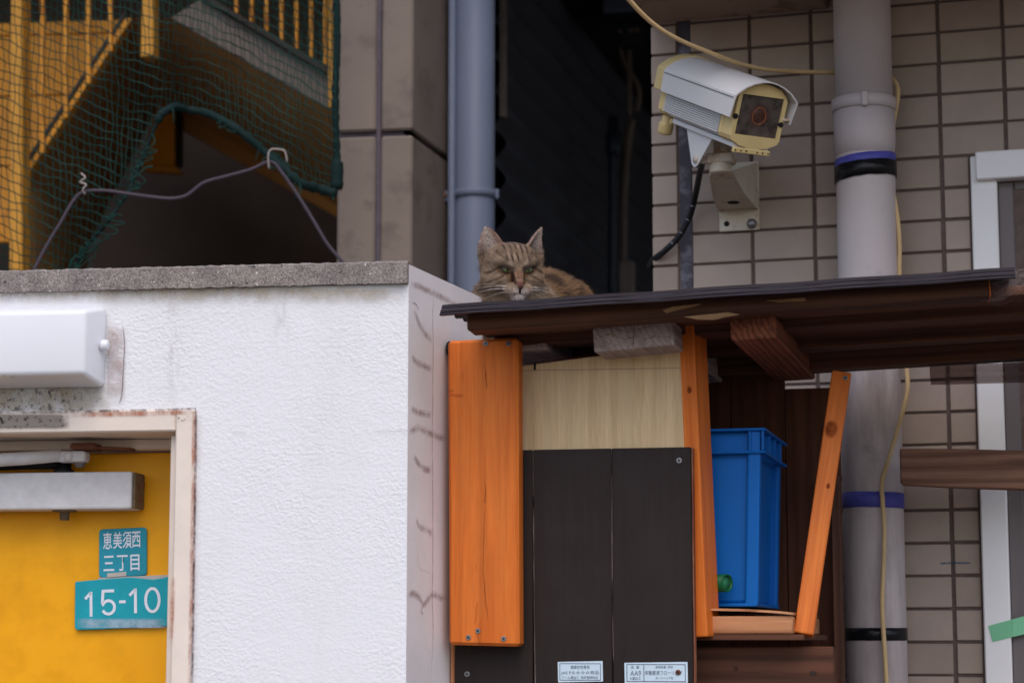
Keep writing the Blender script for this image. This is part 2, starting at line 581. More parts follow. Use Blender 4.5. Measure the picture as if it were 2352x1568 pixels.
# ------------------------------------------------------------------ white block
wb = thing('white_wall_block', 'white sprayed-stucco wall block with grey concrete coping and cracked right flank', 'wall', W.at(0, -W.o.z, 0))
ZB = -W.o.z                                           # local v of the ground
du, dv = W.l(449, 941)                                # outer top right corner of the door frame
v_cop = W.l(939, 652)[1]
u_left = W.l(-900, 900)[0]
door_left = W.l(-520, 960)[0]
# front wall: pieces round the door opening joined in one mesh
def wall_front():
    V, Fc = [], []
    def quad(u0, u1, v0, v1):
        b = len(V)
        V.extend([W.at(u0, v0), W.at(u1, v0), W.at(u1, v1), W.at(u0, v1)])
        Fc.append((b, b + 1, b + 2, b + 3))
    quad(du, 0, ZB, dv); quad(u_left, 0, dv, v_cop); quad(u_left, door_left, ZB, dv)
    # reveals
    b = len(V)
    V.extend([W.at(du, ZB), W.at(du, dv), W.at(du, dv, -.2), W.at(du, ZB, -.2)]); Fc.append((b, b + 1, b + 2, b + 3))
    b = len(V)
    V.extend([W.at(door_left, dv), W.at(du, dv), W.at(du, dv, -.2), W.at(door_left, dv, -.2)]); Fc.append((b, b + 1, b + 2, b + 3))
    return V, Fc
V_, F_ = wall_front()
mesh_world('front_wall', V_, F_, M_['stucco'], wb)
# flank and roof of the block: solid body set 3 mm inside the front face
SL = 1.25
V_ = [S.at(0, ZB), S.at(SL, ZB), S.at(SL, 0), S.at(0, 0)]
V_ = [S.at(0, ZB), S.at(SL, ZB), S.at(SL, -0.004), S.at(0, -0.004)]
mesh_world('side_wall', V_, [(0, 1, 2, 3)], M_['stucco_side'], wb)
V_ = [S.at(0, -0.004), S.at(SL, -0.004), S.at(SL, -0.004) - W.u * 1.9, W.at(u_left, -0.004)]
mesh_world('roof_slab', V_, [(0, 1, 2, 3)], M_['concrete'], wb)
# coping strip with chipped, uneven upper edge
bm = bmesh.new()
nseg = 220
ring = []
for i in range(nseg + 1):
    u = u_left + (0.0 - u_left) * i / nseg
    j = lambda a: random.uniform(-a, a)
    ring.append([bm.verts.new(W.at(u, v_cop + j(.0006), -.02)), bm.verts.new(W.at(u, v_cop + j(.0008), .009 + j(.0007))),
                 bm.verts.new(W.at(u, -.003 + j(.0008), .010 + j(.0007))), bm.verts.new(W.at(u, 0.0 + j(.0007), .004)), bm.verts.new(W.at(u, 0.0, -.06))])
for a, b in zip(ring, ring[1:]):
    for k in range(4):
        bm.faces.new((a[k], b[k], b[k + 1], a[k + 1]))
bm.faces.new(ring[-1]); bm.faces.new(ring[0][::-1])
bmesh.ops.recalc_face_normals(bm, faces=bm.faces)
me = bpy.data.meshes.new('coping'); bm.to_mesh(me); bm.free()
tag(obj('coping', me, M_['concrete'], wb), 'rough grey concrete coping strip')
M_['crack'] = decal_mat('crack_dirt', lin(150, 122, 118), 45, 0.22, 0.7, 0.36)
M_['hair'] = decal_mat('hairline_crack_dirt', lin(120, 100, 102), 70, 0.2, 0.5, 0.8)
M_['halo'] = decal_mat('damp_stain', lin(176, 154, 150), 50, 0.3, 0.65, 0.6)
M_['streak'] = decal_mat('rain_streak_dirt', lin(174, 164, 154), 120, 0.46, 0.7, 0.28, (1, 1, 0.3))
M_['grime'] = decal_mat('black_mould_specks', lin(56, 50, 46), 170, 0.55, 0.63, 0.9)
M_['dust_y'] = decal_mat('yellowed_grime', lin(176, 162, 140), 40, 0.3, 0.6, 0.8)
M_['rust_d'] = decal_mat('rust_bloom', lin(176, 104, 74), 60, 0.38, 0.66, 0.85, (1, 1, .45))
M_['rust_dark'] = decal_mat('dark_rust_scale', lin(64, 36, 32), 110, 0.36, 0.62, 0.9, (1, 1, .6))
cr_list = [
    ([(941, 649), (962, 657), (985, 668), (1003, 676), (1030, 690), (1060, 706), (1090, 716)], .0045),
    ([(997, 672), (994, 720), (995, 800), (994, 900), (993, 1010), (994, 1150), (994, 1300), (993, 1372), (995, 1450), (990, 1568)], .0018),
    ([(950, 708), (962, 740), (976, 765), (993, 785)], .0026),
    ([(945, 818), (958, 832), (975, 840), (993, 848)], .0032),
    ([(944, 938), (956, 945), (974, 950), (992, 953)], .0032),
    ([(938, 990), (950, 986), (962, 983), (978, 990), (994, 997), (1010, 1004), (1029, 1005)], .0045),
    ([(950, 1045), (962, 1064), (974, 1076), (992, 1080)], .0032),
    ([(956, 1190), (964, 1208), (980, 1215), (994, 1226)], .0028),
    ([(950, 1236), (958, 1245), (960, 1290), (966, 1305), (980, 1312), (993, 1320)], .0024),
    ([(934, 1368), (948, 1362), (962, 1370), (974, 1386), (984, 1374), (994, 1364), (1010, 1371), (1029, 1372)], .0045),
    ([(974, 1386), (968, 1402), (972, 1410)], .002),
    ([(978, 1480), (990, 1510), (984, 1540), (994, 1568)], .0022),
    ([(1006, 676), (1007, 650), (1006, 634)], .0024),
    ([(1060, 690), (1061, 712)], .002), ([(948, 694), (957, 700), (962, 712)], .002)]
for pix, w in cr_list:
    ribbon('crack', S, pix, w * .55 if w > .002 else w, M_['crack' if w > .002 else 'hair'], wb, 0.0009, k=5, jitter=.0005)
for k in (0, 2, 3, 4, 5, 6, 7, 9):
    ribbon('damp_stain', S, cr_list[k][0], .012, M_['halo'], wb, 0.0005)
ribbon('crack', W, [(850, 992), (880, 989), (905, 990), (925, 986), (938, 990)], .0035, M_['crack'], wb, 0.0035)
ribbon('crack', W, [(530, 995), (548, 991), (566, 996)], .003, M_['crack'], wb, 0.0035)
ribbon('crack', W, [(281, 742), (286, 790), (283, 850), (280, 905), (272, 930)], .0022, M_['hair'], wb, 0.0035)
patch('rain_streak', W, 375, 658, 420, 950, M_['streak'], wb, .004, (.4, .4, .02, .5))
patch('rain_streak', W, 620, 656, 670, 860, M_['streak'], wb, .004, (.4, .4, .02, .6))
patch('rain_streak', W, 0, 662, 940, 700, M_['dust_y'], wb, .0036, (0, .05, 0, .9))
patch('grime_patch', W, -20, 880, 270, 945, M_['dust_y'], wb, .0036, (0, .3, .1, .05))
patch('grime_patch', W, -20, 882, 262, 945, M_['grime'], wb, .0042, (0, .4, .2, .05))
patch('rain_streak', W, 244, 735, 288, 920, M_['halo'], wb, .0033, (.05, .2, .2, .2))

# ------------------------------------------------------------------ tiled house wall
M_['tile'] = worn('glazed_greige_tile', (0.43, 0.340, 0.288, 1), 0.42, 0.14, 14, bscale=60, bstr=0.08, bdist=0.001, tint=0.24, dirt=(0.35, 0.26, 0.21, 1), dirt_at=0.62)
M_['grout'] = worn('dark_grout', lin(104, 88, 82), 0.9, 0.3, 60, bscale=300, bstr=0.5, dirt=lin(112, 104, 106), dirt_at=0.55)
M_['soffit'] = worn('stained_beige_soffit', lin(150, 128, 112), 0.85, 0.2, 8, dirt=lin(112, 90, 78), dirt_at=0.55)
house = thing('tiled_house_wall', 'greige stack-bond tiled house wall behind the drainpipe and wooden roof', 'building', T.at(0.3, -1.598, 0))
uL = T.l(1500, 600)[0]
uR = 1.9
box('grout_bed', T.M, (uL + .002, uR), (-1.598, 2.9), (-.2, .0012), M_['grout'], house, 0)
tile_me = box_mesh('tile', .0472, .0230, .005, .0014)
tile_me.materials.append(M_['tile'])
corner_me = box_mesh('tile', .0208, .0230, .005, .0014)
corner_me.materials.append(M_['tile'])
win_u0 = T.l(2240, 700)[0]
win_u1 = win_u0 + 0.62
win_v1 = T.l(2250, 358)[1]
def tile_at(me, u, v):
    tilt = Matrix.Rotation(random.uniform(-.006, .006), 4, 'X') @ Matrix.Rotation(random.uniform(-.004, .004), 4, 'Y')
    obj('tile', me, None, house, T.M @ Matrix.Translation((u + random.uniform(-.0005, .0005), v + random.uniform(-.0005, .0005), random.uniform(-.0006, .0006))) @ tilt)
for k in range(-3, 22):
    v = (k + .5) * .05
    tile_at(corner_me, uL + .0215, v)
    for c in range(-1, 6):
        u = (c + .5) * .1
        if u + .046 > win_u0 and v - .0225 < win_v1 + .003:
            # cut tile beside the window frame
            ua, ub = c * .1 + .0035, win_u0 - .004
            if ub - ua > .012:
                o = box('tile', T.M, (ua, ub), (v - .0225, v + .0225), (-.005, .005), M_['tile'], house, .0012)
            continue
        tile_at(tile_me, u, v)
# pale sealant strip in the wide joint beside the corner tiles
M_['sealant'] = worn('blotchy_joint_sealant', lin(78, 75, 84), 0.8, 0.45, 9, bscale=100, bstr=0.3, dirt=lin(118, 116, 126), dirt_at=0.5)
j0, j1 = T.l(1564, 600)[0], T.l(1588, 600)[0]
box('joint_sealant', T.M, (j0, j1 + .002), (-1.5, 2.8), (.001, .0028), M_['sealant'], house, 0)
# canopy box above the security camera and unseen slab added to darken the upper tiles
cb0, cb1 = T.l(1478, 30)[0], T.l(1908, 30)[0]
box('canopy', T.M, (uL, cb1), (T.l(1700, 42)[1], 1.40), (.006, .45), M_['soffit'], house, .004)
box('tile_shade_slab', T.M, (cb1 + .002, uR), (1.045, 1.40), (.007, .6), M_['soffit'], house, .004)
box('upper_wall', T.M, (uL, uR), (1.41, 3.4), (-.2, 0), M_['dim_wall'], house, 0)
# window at the right border
M_['win_white'] = worn('white_powder_coat', lin(240, 238, 238), 0.45, 0.05, 8, bscale=200, bstr=0.1)
M_['win_grey'] = worn('grey_aluminium_sash', lin(112, 104, 104), 0.5, 0.12, 10, metal=0.2)
M_['rubber'] = worn('pale_green_glazing_bead', lin(120, 132, 126), 0.5, 0.2, 30)
t = NT('dark_window_glass'); M_['glass'] = t.set(lin(70, 84, 84), 0.08)
wf = T.l(2300, 700)[0]
fr_w = wf - win_u0
box('window_frame', T.M, (win_u0, win_u0 + fr_w), (-1.2, win_v1 - .004), (-.01, .018), M_['win_white'], house, .002)
box('window_frame', T.M, (win_u0 + .009, win_u1), (T.l(2300, 418)[1], win_v1), (-.012, .03), M_['win_white'], house, .002)
box('window_sash', T.M, (win_u0 + fr_w, win_u0 + fr_w + .024), (-1.2, T.l(2300, 419)[1]), (-.02, .004), M_['win_grey'], house, .002)
box('window_sash', T.M, (win_u0 + fr_w + .0245, win_u1), (T.l(2330, 438)[1], T.l(2300, 419)[1]), (-.02, .003), M_['win_grey'], house, .002)
box('glazing_bead', T.M, (win_u0 + fr_w + .0245, win_u0 + fr_w + .033), (-1.2, T.l(2330, 440)[1]), (-.02, -.001), M_['rubber'], house, .003)
box('glazing_bead', T.M, (win_u0 + fr_w + .0335, win_u1), (T.l(2330, 452)[1], T.l(2330, 440)[1]), (-.02, -.002), M_['rubber'], house, .003)
box('window_pane', T.M, (win_u0 + fr_w + .0335, win_u1), (-1.2, T.l(2330, 452)[1]), (-.03, -.012), M_['glass'], house, 0)
# blue marker stroke on two tiles
M_['marker'] = decal_mat('blue_marker_ink', lin(60, 104, 128), 120, 0.25, 0.5, 0.8)
ribbon('marker_stroke', T, [(2160, 1293), (2195, 1292), (2228, 1292)], .0035, M_['marker'], house, .0062, flat=True)

# ------------------------------------------------------------------ concrete building behind, left of the alley
cb = thing('concrete_building', 'beige concrete building corner with recessed joints behind the white block', 'building', B.at(-.3, -B.o.z, 0))
zb = -B.o.z
uj0, uj1 = B.l(863, 300)[0], B.l(875, 300)[0]
vj0, vj1 = B.l(900, 312)[1], B.l(900, 299)[1]
ul = B.l(776, 300)[0]
for (a, b) in ((ul, uj0), (uj1, 0.0)):
    for (c, d) in ((zb, vj0), (vj1, 2.6)):
        box('wall_panel', B.M, (a, b), (c, d), (-.25, 0), M_['beige_conc'], cb, .004)
for (c, d) in ((zb, vj0), (vj1, 2.6)):
    box('side_panel', BS.M, (.002, 1.0), (c, d), (-.11, -.0015), M_['beige_conc'], cb, .003)
box('joint_backing', B.M, (ul, -.02), (zb, 2.6), (-.24, -.012), M_['joint'], cb, 0)
tube('joint_sealant', cr([B.at((uj0 + uj1) / 2 + random.uniform(-.001, .001), zb + i * .3, -.006) for i in range(16)], 4), .0052, M_['joint'], cb)
# recess with the stairs: back wall, ceiling, left end
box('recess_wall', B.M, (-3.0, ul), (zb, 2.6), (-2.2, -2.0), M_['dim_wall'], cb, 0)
box('recess_shade_sheet', B.M, (-3.0, ul), (zb, B.l(500, 235, -1.5)[1]), (-1.55, -1.5), M_['recess_dark'], cb, 0)  # dark sheet added where the recess lies in shade
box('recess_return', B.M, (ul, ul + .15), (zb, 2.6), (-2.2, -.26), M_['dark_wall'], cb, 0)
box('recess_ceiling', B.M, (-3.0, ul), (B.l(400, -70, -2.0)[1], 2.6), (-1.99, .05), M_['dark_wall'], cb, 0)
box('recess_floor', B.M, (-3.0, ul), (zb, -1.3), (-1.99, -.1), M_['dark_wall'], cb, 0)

# alley: corrugated cladding on its left flank, end wall
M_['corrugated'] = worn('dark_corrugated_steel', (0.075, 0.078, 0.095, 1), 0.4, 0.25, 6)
al = thing('corrugated_alley_wall', 'dark corrugated steel wall running back into the alley', 'wall', P(1150, 1400, 4.4))
A0 = P(1150, 300, 4.4); A0.z = 1.5
ad = Vector((math.sin(math.radians(14)), math.cos(math.radians(14)), 0)); an = Vector((ad.y, -ad.x, 0))
V_, F_ = [], []
nz = 150
for i in range(nz + 1):
    z = 2.15 + 1.6 * i / nz
    off = .012 * math.sin(2 * math.pi * i / nz * 1.6 / .076)
    for s in (0, 1.9):
        p = A0 + ad * s + an * off; V_.append((p.x, p.y, z))
for i in range(nz):
    F_.append((2 * i, 2 * i + 1, 2 * i + 3, 2 * i + 2))
mesh_world('corrugated_sheet', V_, F_, M_['corrugated'], al, True)
V_ = [A0 + ad * s - an * .02 for s in (0, 1.9)]
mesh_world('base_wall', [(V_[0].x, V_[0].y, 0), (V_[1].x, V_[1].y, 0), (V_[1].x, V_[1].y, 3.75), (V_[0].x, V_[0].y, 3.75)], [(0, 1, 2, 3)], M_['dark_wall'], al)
e0, e1 = A0 - an * .3, A0 - an * .02
tr = A0 + an * .006
FA = Fr(Vector((tr.x, tr.y, 1.6)), 14)
box('corner_trim', FA.M, (-.006, .006), (FA.l(1152, 272)[1], 2.2), (-.01, .012), M_['beige_conc'], al, .001)
ae = thing('alley_end_wall', 'black wall closing the dark alley behind the cat', 'wall', (0.7, 6.4, 0))
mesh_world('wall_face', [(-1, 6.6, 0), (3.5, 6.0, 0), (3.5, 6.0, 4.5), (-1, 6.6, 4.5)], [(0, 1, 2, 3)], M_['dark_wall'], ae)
mesh_world('alley_shade_cover', [(-.2, 3.95, 3.1), (2.6, 3.3, 3.1), (3.2, 6.4, 3.1), (-.2, 6.6, 3.1)], [(0, 1, 2, 3)], M_['dark_wall'], ae)  # unseen cover added to keep the alley dark

# ================================================================== DOOR SIDE
RC = -0.12                                              # door leaf set back
# frame
fth = .035
dfm = thing('door_frame', 'cream painted steel door frame with rust along its outer edge', 'door frame', W.at(du, ZB, 0))
jn = .006
uo0 = W.l(405, 1100, jn)[0]
uo1 = du
prism('jamb', W.M, [(W.l(403, 985, jn)[0], ZB), (uo1 + .001, ZB), (uo1 + .001, dv), (W.l(403, 985, jn)[0], dv)], RC, jn, M_['cream'], dfm, .002)
v_h0 = W.l(300, 991, jn)[1]
prism('head', W.M, [(door_left, v_h0), (W.l(403, 985, jn)[0] - .0005, v_h0), (W.l(403, 985, jn)[0] - .0005, dv + .0005), (door_left, dv + .0005)], RC, jn - .001, M_['cream'], dfm, .002)
us = W.l(388, 1200, -.012)[0]
prism('stop_strip', W.M, [(us, ZB), (W.l(403, 985, jn)[0] - .0008, ZB), (W.l(403, 985, jn)[0] - .0008, v_h0 - .004), (us, v_h0 - .004)], RC - .002, -.012, M_['cream'], dfm, .0015)
prism('head_stop', W.M, [(door_left, v_h0 - .014), (us - .0005, v_h0 - .014), (us - .0005, v_h0 - .0005), (door_left, v_h0 - .0005)], RC - .002, RC + .03, M_['cream'], dfm, .0015)
ribbon('rust_edge', W, [(447, 945), (446, 1060), (444, 1180), (442, 1300), (440, 1420), (437, 1568)], .009, M_['rust_d'], dfm, jn + .0006, flat=True)
ribbon('rust_edge', W, [(450, 939), (449, 1060), (447, 1200), (444, 1400), (441, 1580)], .0045, M_['rust_dark'], dfm, jn + .0011, flat=True)
ribbon('rust_edge', W, [(-10, 947), (120, 946), (240, 943), (350, 941), (450, 938)], .0042, M_['rust_dark'], dfm, jn + .0011, flat=True)
ribbon('rust_edge', W, [(160, 952), (250, 950), (350, 948), (445, 945)], .009, M_['rust_d'], dfm, jn + .0005)
ribbon('rust_run', W, [(398, 1320), (395, 1400), (392, 1480)], .008, M_['rust_d'], dfm, jn + .0006)
# bare concrete-grey patch where paint has flaked off the head
M_['flake'] = decal_mat('flaked_paint_patch', lin(138, 130, 124), 70, 0.30, 0.44, 0.95)
patch('flaked_patch', W, -20, 950, 162, 984, M_['flake'], dfm, jn + .0012, (0, .16, .10, .2), 24)
patch('flaked_patch', W, -20, 951, 158, 986, M_['grime'], dfm, jn + .0018, (0, .1, .15, .1), 16)
patch('rust_edge', W, 395, 950, 440, 975, M_['grime'], dfm, jn + .001, (.3, .3, .2, .5))

door = thing('yellow_door', 'yellow painted steel door beneath the grey closer', 'door', W.at(du - .4, ZB, RC))
prism('door_leaf', W.M, [(door_left, ZB + .01), (us - .001, ZB + .01), (us - .001, v_h0 - .016), (door_left, v_h0 - .016)], RC - .04, RC, M_['yellow_door'], door, .002)

# address plates
def plate(name, label, pix, n, th, mat):
    poly = [W.l(x, y, n) for x, y in pix]
    c = W.at(sum(p[0] for p in poly) / len(poly), min(p[1] for p in poly), n)
    r = thing(name, label, 'sign', c)
    o = prism('plate', W.M, poly, n - th, n, mat, r, .0012, 2)
    return r
def rounded(x0, y0, x1, y1, dyr, r=8):
    pts = []
    for (cx, cy, a0) in ((x0 + r, y0 + r, 180), (x1 - r, y0 + r, 270), (x1 - r, y1 - r, 0), (x0 + r, y1 - r, 90)):
        for k in range(4):
            a = math.radians(a0 + 30 * k)
            x, y = cx + r * math.cos(a), cy + r * math.sin(a)
            pts.append((x, y + dyr * (x - x0) / (x1 - x0)))
    return pts[::-1]
PN = RC + .004
tp = plate('town_plate', 'small square teal address plate with white kanji above the number plate', rounded(227, 1215, 337, 1326, -5), PN, .003, M_['teal_pale'])
npx = [(172, 1335), (240, 1329), (300, 1325), (330, 1328), (352, 1330), (372, 1327), (394, 1321), (396, 1437), (300, 1441), (240, 1444), (176, 1446), (171, 1440)]
nplate = plate('number_plate', 'teal address plate reading 15-10, bent top edge, on the yellow door', npx[::-1], PN + .003, .003, M_['teal'])
def sign_M(px, py, n, slope):
    r = Matrix.Rotation(slope, 4, 'Z')
    u, v = W.l(px, py, n)
    return W.M @ Matrix.Translation((u, v, n)) @ r
pxm = 4960 / 2.98
def mm(a): return a / pxm
sl = .035
for ch, x, y, w, h in (('恵', 247, 1241, 21, 38), ('美', 270, 1240, 21, 38), ('須', 292, 1239, 21, 38), ('西', 313, 1238, 20, 36),
                       ('三', 250, 1293, 25, 34), ('丁', 281, 1292, 25, 35), ('目', 310, 1291, 21, 36)):
    lettering('lettering', ch, sign_M(x, y, PN + .0004, sl), mm(w), mm(h), M_['letter'], tp, .012)
def stroke_glyph(name, strokes, M, sx, sy, wd, mat, parent):
    """flat strokes of even width; coordinates in a unit box"""
    V, Fc = [], []
    for s in strokes:
        q = [Vector((x * sx, y * sy, 0)) for x, y in s]
        n = len(q); b0 = len(V)
        for i, p_ in enumerate(q):
            t0 = (q[i] - q[i - 1]).normalized() if i else (q[1] - q[0]).normalized()
            t1 = (q[i + 1] - q[i]).normalized() if i < n - 1 else t0
            tt = (t0 + t1).normalized()
            s_ = Vector((-tt.y, tt.x, 0)) * (wd / 2 / max(.5, tt.dot(t0)))
            V += [tuple(p_ + s_), tuple(p_ - s_)]
        Fc += [(b0 + 2 * i, b0 + 2 * i + 1, b0 + 2 * i + 3, b0 + 2 * i + 2) for i in range(n - 1)]
    me = bpy.data.meshes.new(name); me.from_pydata(V, [], Fc)
    return obj(name, me, mat, parent, M)
arc = lambda cx, cy, rx, ry, a0, a1, k=18: [(cx + rx * math.cos(math.radians(a0 + (a1 - a0) * i / k)), cy + ry * math.sin(math.radians(a0 + (a1 - a0) * i / k))) for i in range(k + 1)]
GL = {'1': [[(.30, -.5), (.30, .5)], [(.30, .47), (.1, .40), (-.5, .22)]],
      '5': [[(.42, .47), (-.38, .47), (-.44, -.02)], [(-.44, .0)] + arc(0, -.19, .44, .27, 150, -155)],
      '-': [[(-.5, 0), (.5, 0)]], '0': [arc(0, 0, .42, .45, 90, 450, 36)]}
for ch, x, y, w, h in (('1', 204, 1387, 17, 55), ('5', 249, 1383, 32, 55), ('-', 281, 1381, 15, 6), ('1', 306, 1379, 17, 55), ('0', 350, 1377, 37, 57)):
    stroke_glyph('lettering', GL[ch], sign_M(x, y, PN + .0034, sl), mm(w), mm(h), mm(6.5), M_['letter'], nplate)
M_['fade'] = decal_mat('bleached_enamel', lin(170, 196, 214), 60, 0.2, 0.6, 0.75)
patch('bleached_band', W, 175, 1418, 384, 1442, M_['fade'], nplate, PN + .0036, (.02, .05, .25, .02))
prism('glue_strip', W.M, [W.l(225, 1326, PN), W.l(392, 1319, PN), W.l(392, 1330, PN), W.l(225, 1336, PN)][::-1], PN - .004, PN - .0006, M_['glue'], nplate, 0)
pprism('glue_mark', W, [(290, 1312), (246, 1316), (246, 1325), (290, 1322)], PN + .0007, .0005, M_['glue'], tp, 0)

# door closer
dc = thing('door_closer', 'grey metal door closer with silver arm at the top of the yellow door', 'door closer', W.at(*W.l(160, 1172, RC), RC))
CN = RC + .048
b0 = W.l(303, 1082, CN); b1 = W.l(300, 1168, CN)
bl = W.l(-260, 1085, CN)[0]
box('body', W.M, (bl, b0[0]), (b1[1], b0[1]), (RC + .002, CN), M_['aluminium'], dc, .003, 2)
box('end_cap', W.M, (b0[0] + .0005, b0[0] + .004), (b1[1] + .001, b0[1] - .001), (RC + .003, CN - .002), M_['alu_dirty'], dc, .002)
for (a, b) in ((.25, .72), (.5, .3), (.75, .62)):
    lathe('cap_screw', axis_matrix(W.at(b0[0] + .0042, b1[1] + (b0[1] - b1[1]) * b, RC + .045 * a), W.u), [(.004, -.001), (.004, .0012), (.003, .0016)], M_['rust'], dc, 10)
MZ = W.at(*W.l(147, 1076, RC + .03), RC + .03)
lathe('spindle', up_matrix(MZ - Vector((0, 0, .006))), [(.014, 0), (.014, .004), (.010, .0045), (.010, .016)], M_['black'], dc)
lathe('adjust_bolt', up_matrix(W.at(*W.l(148, 1194, RC + .028), RC + .028)), [(.0065, 0), (.007, .011), (.0165, .0112), (.017, .0145), (.014, .017)], M_['alu_dirty'], dc, 12)
tube('link_rod', [W.at(*W.l(-120, 1074, RC + .035), RC + .035), W.at(*W.l(60, 1068, RC + .034), RC + .034), W.at(*W.l(160, 1066, RC + .03), RC + .03)], [.0062, .0058, .0062], M_['black'], dc)
tube('main_arm', [W.at(*W.l(-150, 1064, RC + .075), RC + .075), W.at(*W.l(60, 1052, RC + .06), RC + .06), W.at(*W.l(140, 1046, RC + .052), RC + .052)], [.010, .0088, .0082], M_['aluminium'], dc, 12)
a0, a1 = W.l(134, 1036, RC + .05), W.l(199, 1061, RC + .05)
box('arm_end', W.M, (a0[0], a1[0]), (a1[1], a0[1]), (RC + .034, RC + .058), M_['aluminium'], dc, .004, 2)
lathe('arm_pin', up_matrix(W.at(*W.l(183, 1073, RC + .046), RC + .046)), [(.0055, 0), (.006, .004), (.0085, .0042), (.0085, .012)], M_['steel'], dc, 12)
q0, q1 = W.l(166, 1022, RC + .05), W.l(224, 1033, RC + .05)
box('frame_bracket', W.M, (q0[0], q1[0]), (q1[1], q0[1] + .002), (RC + .02, RC + .062), M_['rust'], dc, .003)
pprism('bracket_tongue', W, [(222, 1024), (300, 1027), (292, 1033), (224, 1031)][::-1], RC + .05, .03, M_['rust'], dc, .001)
lathe('cap_screw', axis_matrix(W.at(*W.l(157, 1048, RC + .058), RC + .058), W.n), [(.006, -.003), (.006, .0015), (.004, .0025)], M_['aluminium'], dc, 12)

# wall lamp
lamp = thing('wall_lamp', 'white rectangular wall lamp with sloping sides mounted above the yellow door', 'lamp', W.at(*W.l(100, 888), 0))
ln = .055
o_tl, o_br = W.l(240, 709, 0), W.l(242, 889, 0)
i_tl, i_br = W.l(190, 712, ln), W.l(193, 858, ln)
u0l = W.l(-330, 800)[0]
bm = bmesh.new()
pb = [bm.verts.new((u0l, o_br[1], 0)), bm.verts.new((o_br[0], o_br[1], 0)), bm.verts.new((o_br[0], o_tl[1], 0)), bm.verts.new((u0l, o_tl[1], 0))]
pm = [bm.verts.new((u0l, o_br[1], .012)), bm.verts.new((o_br[0], o_br[1], .012)), bm.verts.new((o_br[0], o_tl[1], .012)), bm.verts.new((u0l, o_tl[1], .012))]
pf = [bm.verts.new((u0l + .03, i_br[1], ln)), bm.verts.new((i_br[0], i_br[1], ln)), bm.verts.new((i_br[0], i_tl[1], ln)), bm.verts.new((u0l + .03, i_tl[1], ln))]
for a, b in ((pb, pm), (pm, pf)):
    for k in range(4):
        bm.faces.new((a[k], a[(k + 1) % 4], b[(k + 1) % 4], b[k]))
bm.faces.new(pf); bm.faces.new(pb[::-1])
obj('cover', bm_mesh('cover', bm, .007, 4), M_['lamp_white'], lamp, W.M, True)
kx = W.l(238, 793, .02)
lathe('retaining_knob', axis_matrix(W.at(kx[0] - .004, kx[1], .02), W.u), [(.0055, 0), (.0072, .003), (.0072, .009), (.005, .0105)], M_['lamp_white'], lamp, 16)
patch('chipped_edge', W, 8, 860, 40, 868, M_['grime'], lamp, ln + .0035, (.2, .2, .2, .2), 4)

# ================================================================== LEAN-TO
ZF = -F.o.z
sh = thing('wooden_lean_to', 'makeshift wooden lean-to of orange boards, dark panel and brown corrugated roof', 'shed', F.at(.25, ZF, -.1))
scr = M_['steel']
# orange board
ob = pprism('front_board', F, [(1028, 782), (1189, 775), (1192, 1484), (1031, 1480)][::-1], 0.0, .03, M_['orange1'], sh, .004)
tag(ob, 'wide orange stained board screwed to the dark panel')
M_['split'] = decal_mat('dark_wood_split', lin(96, 42, 18), 110, 0.3, 0.66, 0.7)
M_['knot'] = decal_mat('reddish_knot_stain', lin(176, 72, 30), 60, 0.3, 0.6, 0.3)
for pix, w, m in (([(1115, 838), (1116, 870), (1118, 892)], .002, 'split'), ([(1114, 1098), (1115, 1130), (1113, 1158)], (.001, .0035), 'split'),
               ([(1113, 1158), (1112, 1220), (1110, 1300), (1113, 1350), (1118, 1400), (1124, 1440)], .0016, 'split'),
               ([(1098, 1430), (1099, 1460), (1100, 1484)], .0022, 'split'), ([(1062, 850), (1063, 880)], .001, 'split'), ([(1093, 1290), (1094, 1312)], .001, 'split'),
               ([(1029, 905), (1045, 908), (1065, 908)], .006, 'knot'), ([(1028, 896), (1042, 898)], .003, 'split'),
               
               ([(1096, 1380), (1094, 1410), (1090, 1435)], .004, 'knot')):
    ribbon('wood_mark', F, pix, w, M_[m], ob, .0007, jitter=.0005)
for (x, y) in ((1116, 789), (1168, 789), (1098, 1448), (1076, 1463), (1157, 1466)):
    cross_screw('screw', F.M @ Matrix.Translation((*F.l(x, y, 0), .0004)), scr, M_['slot'], ob, .0036)
lathe('board_lug', axis_matrix(F.w(1034, 800, -.02), -F.u), [(.009, 0), (.010, .002), (.008, .004)], M_['slot'], ob, 12)

M_['end_crack'] = decal_mat('end_grain_check', lin(64, 52, 50), 120, 0.25, 0.55, 0.85)
# dark flooring panel of three planks
DN = -.034
xs = [(1046, 1224), (1225, 1404), (1405, 1587)]
panel = []
for i, (a, b) in enumerate(xs):
    ya = 1033 - (a - 1192) * .018; yb_ = 1033 - (b - 1192) * .018
    la, lb = F.l(a, ya, DN), F.l(b, yb_, DN)
    lo_ = ZF + .03
    o = prism('dark_plank', F.M, [(la[0], lo_), (lb[0] - .0006, lo_), (lb[0] - .0006, lb[1]), (la[0], la[1])], DN - .012, DN, M_['dark_floor'], sh, .0011)
    panel.append(o)
tag(panel[0], 'leftmost dark plank, mostly behind the orange board')
le = F.l(1587, 1026, DN)
prism('panel_edge', F.M, [(le[0], ZF + .031), (le[0] + .0022, ZF + .031), (le[0] + .0022, le[1] - .001), (le[0], le[1] - .001)], DN - .0135, DN - .0015, M_['ply_edge'], sh, .0005)
ll = F.l(1046, 1036, DN)
box('edge_strip', F.M, (ll[0] - .006, ll[0] - .0005), (ZF + .031, F.l(1046, 1470, DN)[1]), (DN - .03, DN - .002), M_['tan1'], sh, .001)
M_['scuff'] = decal_mat('chipped_groove_edge', lin(150, 136, 130), 140, 0.40, 0.62, 0.8, (1, 1, .12))
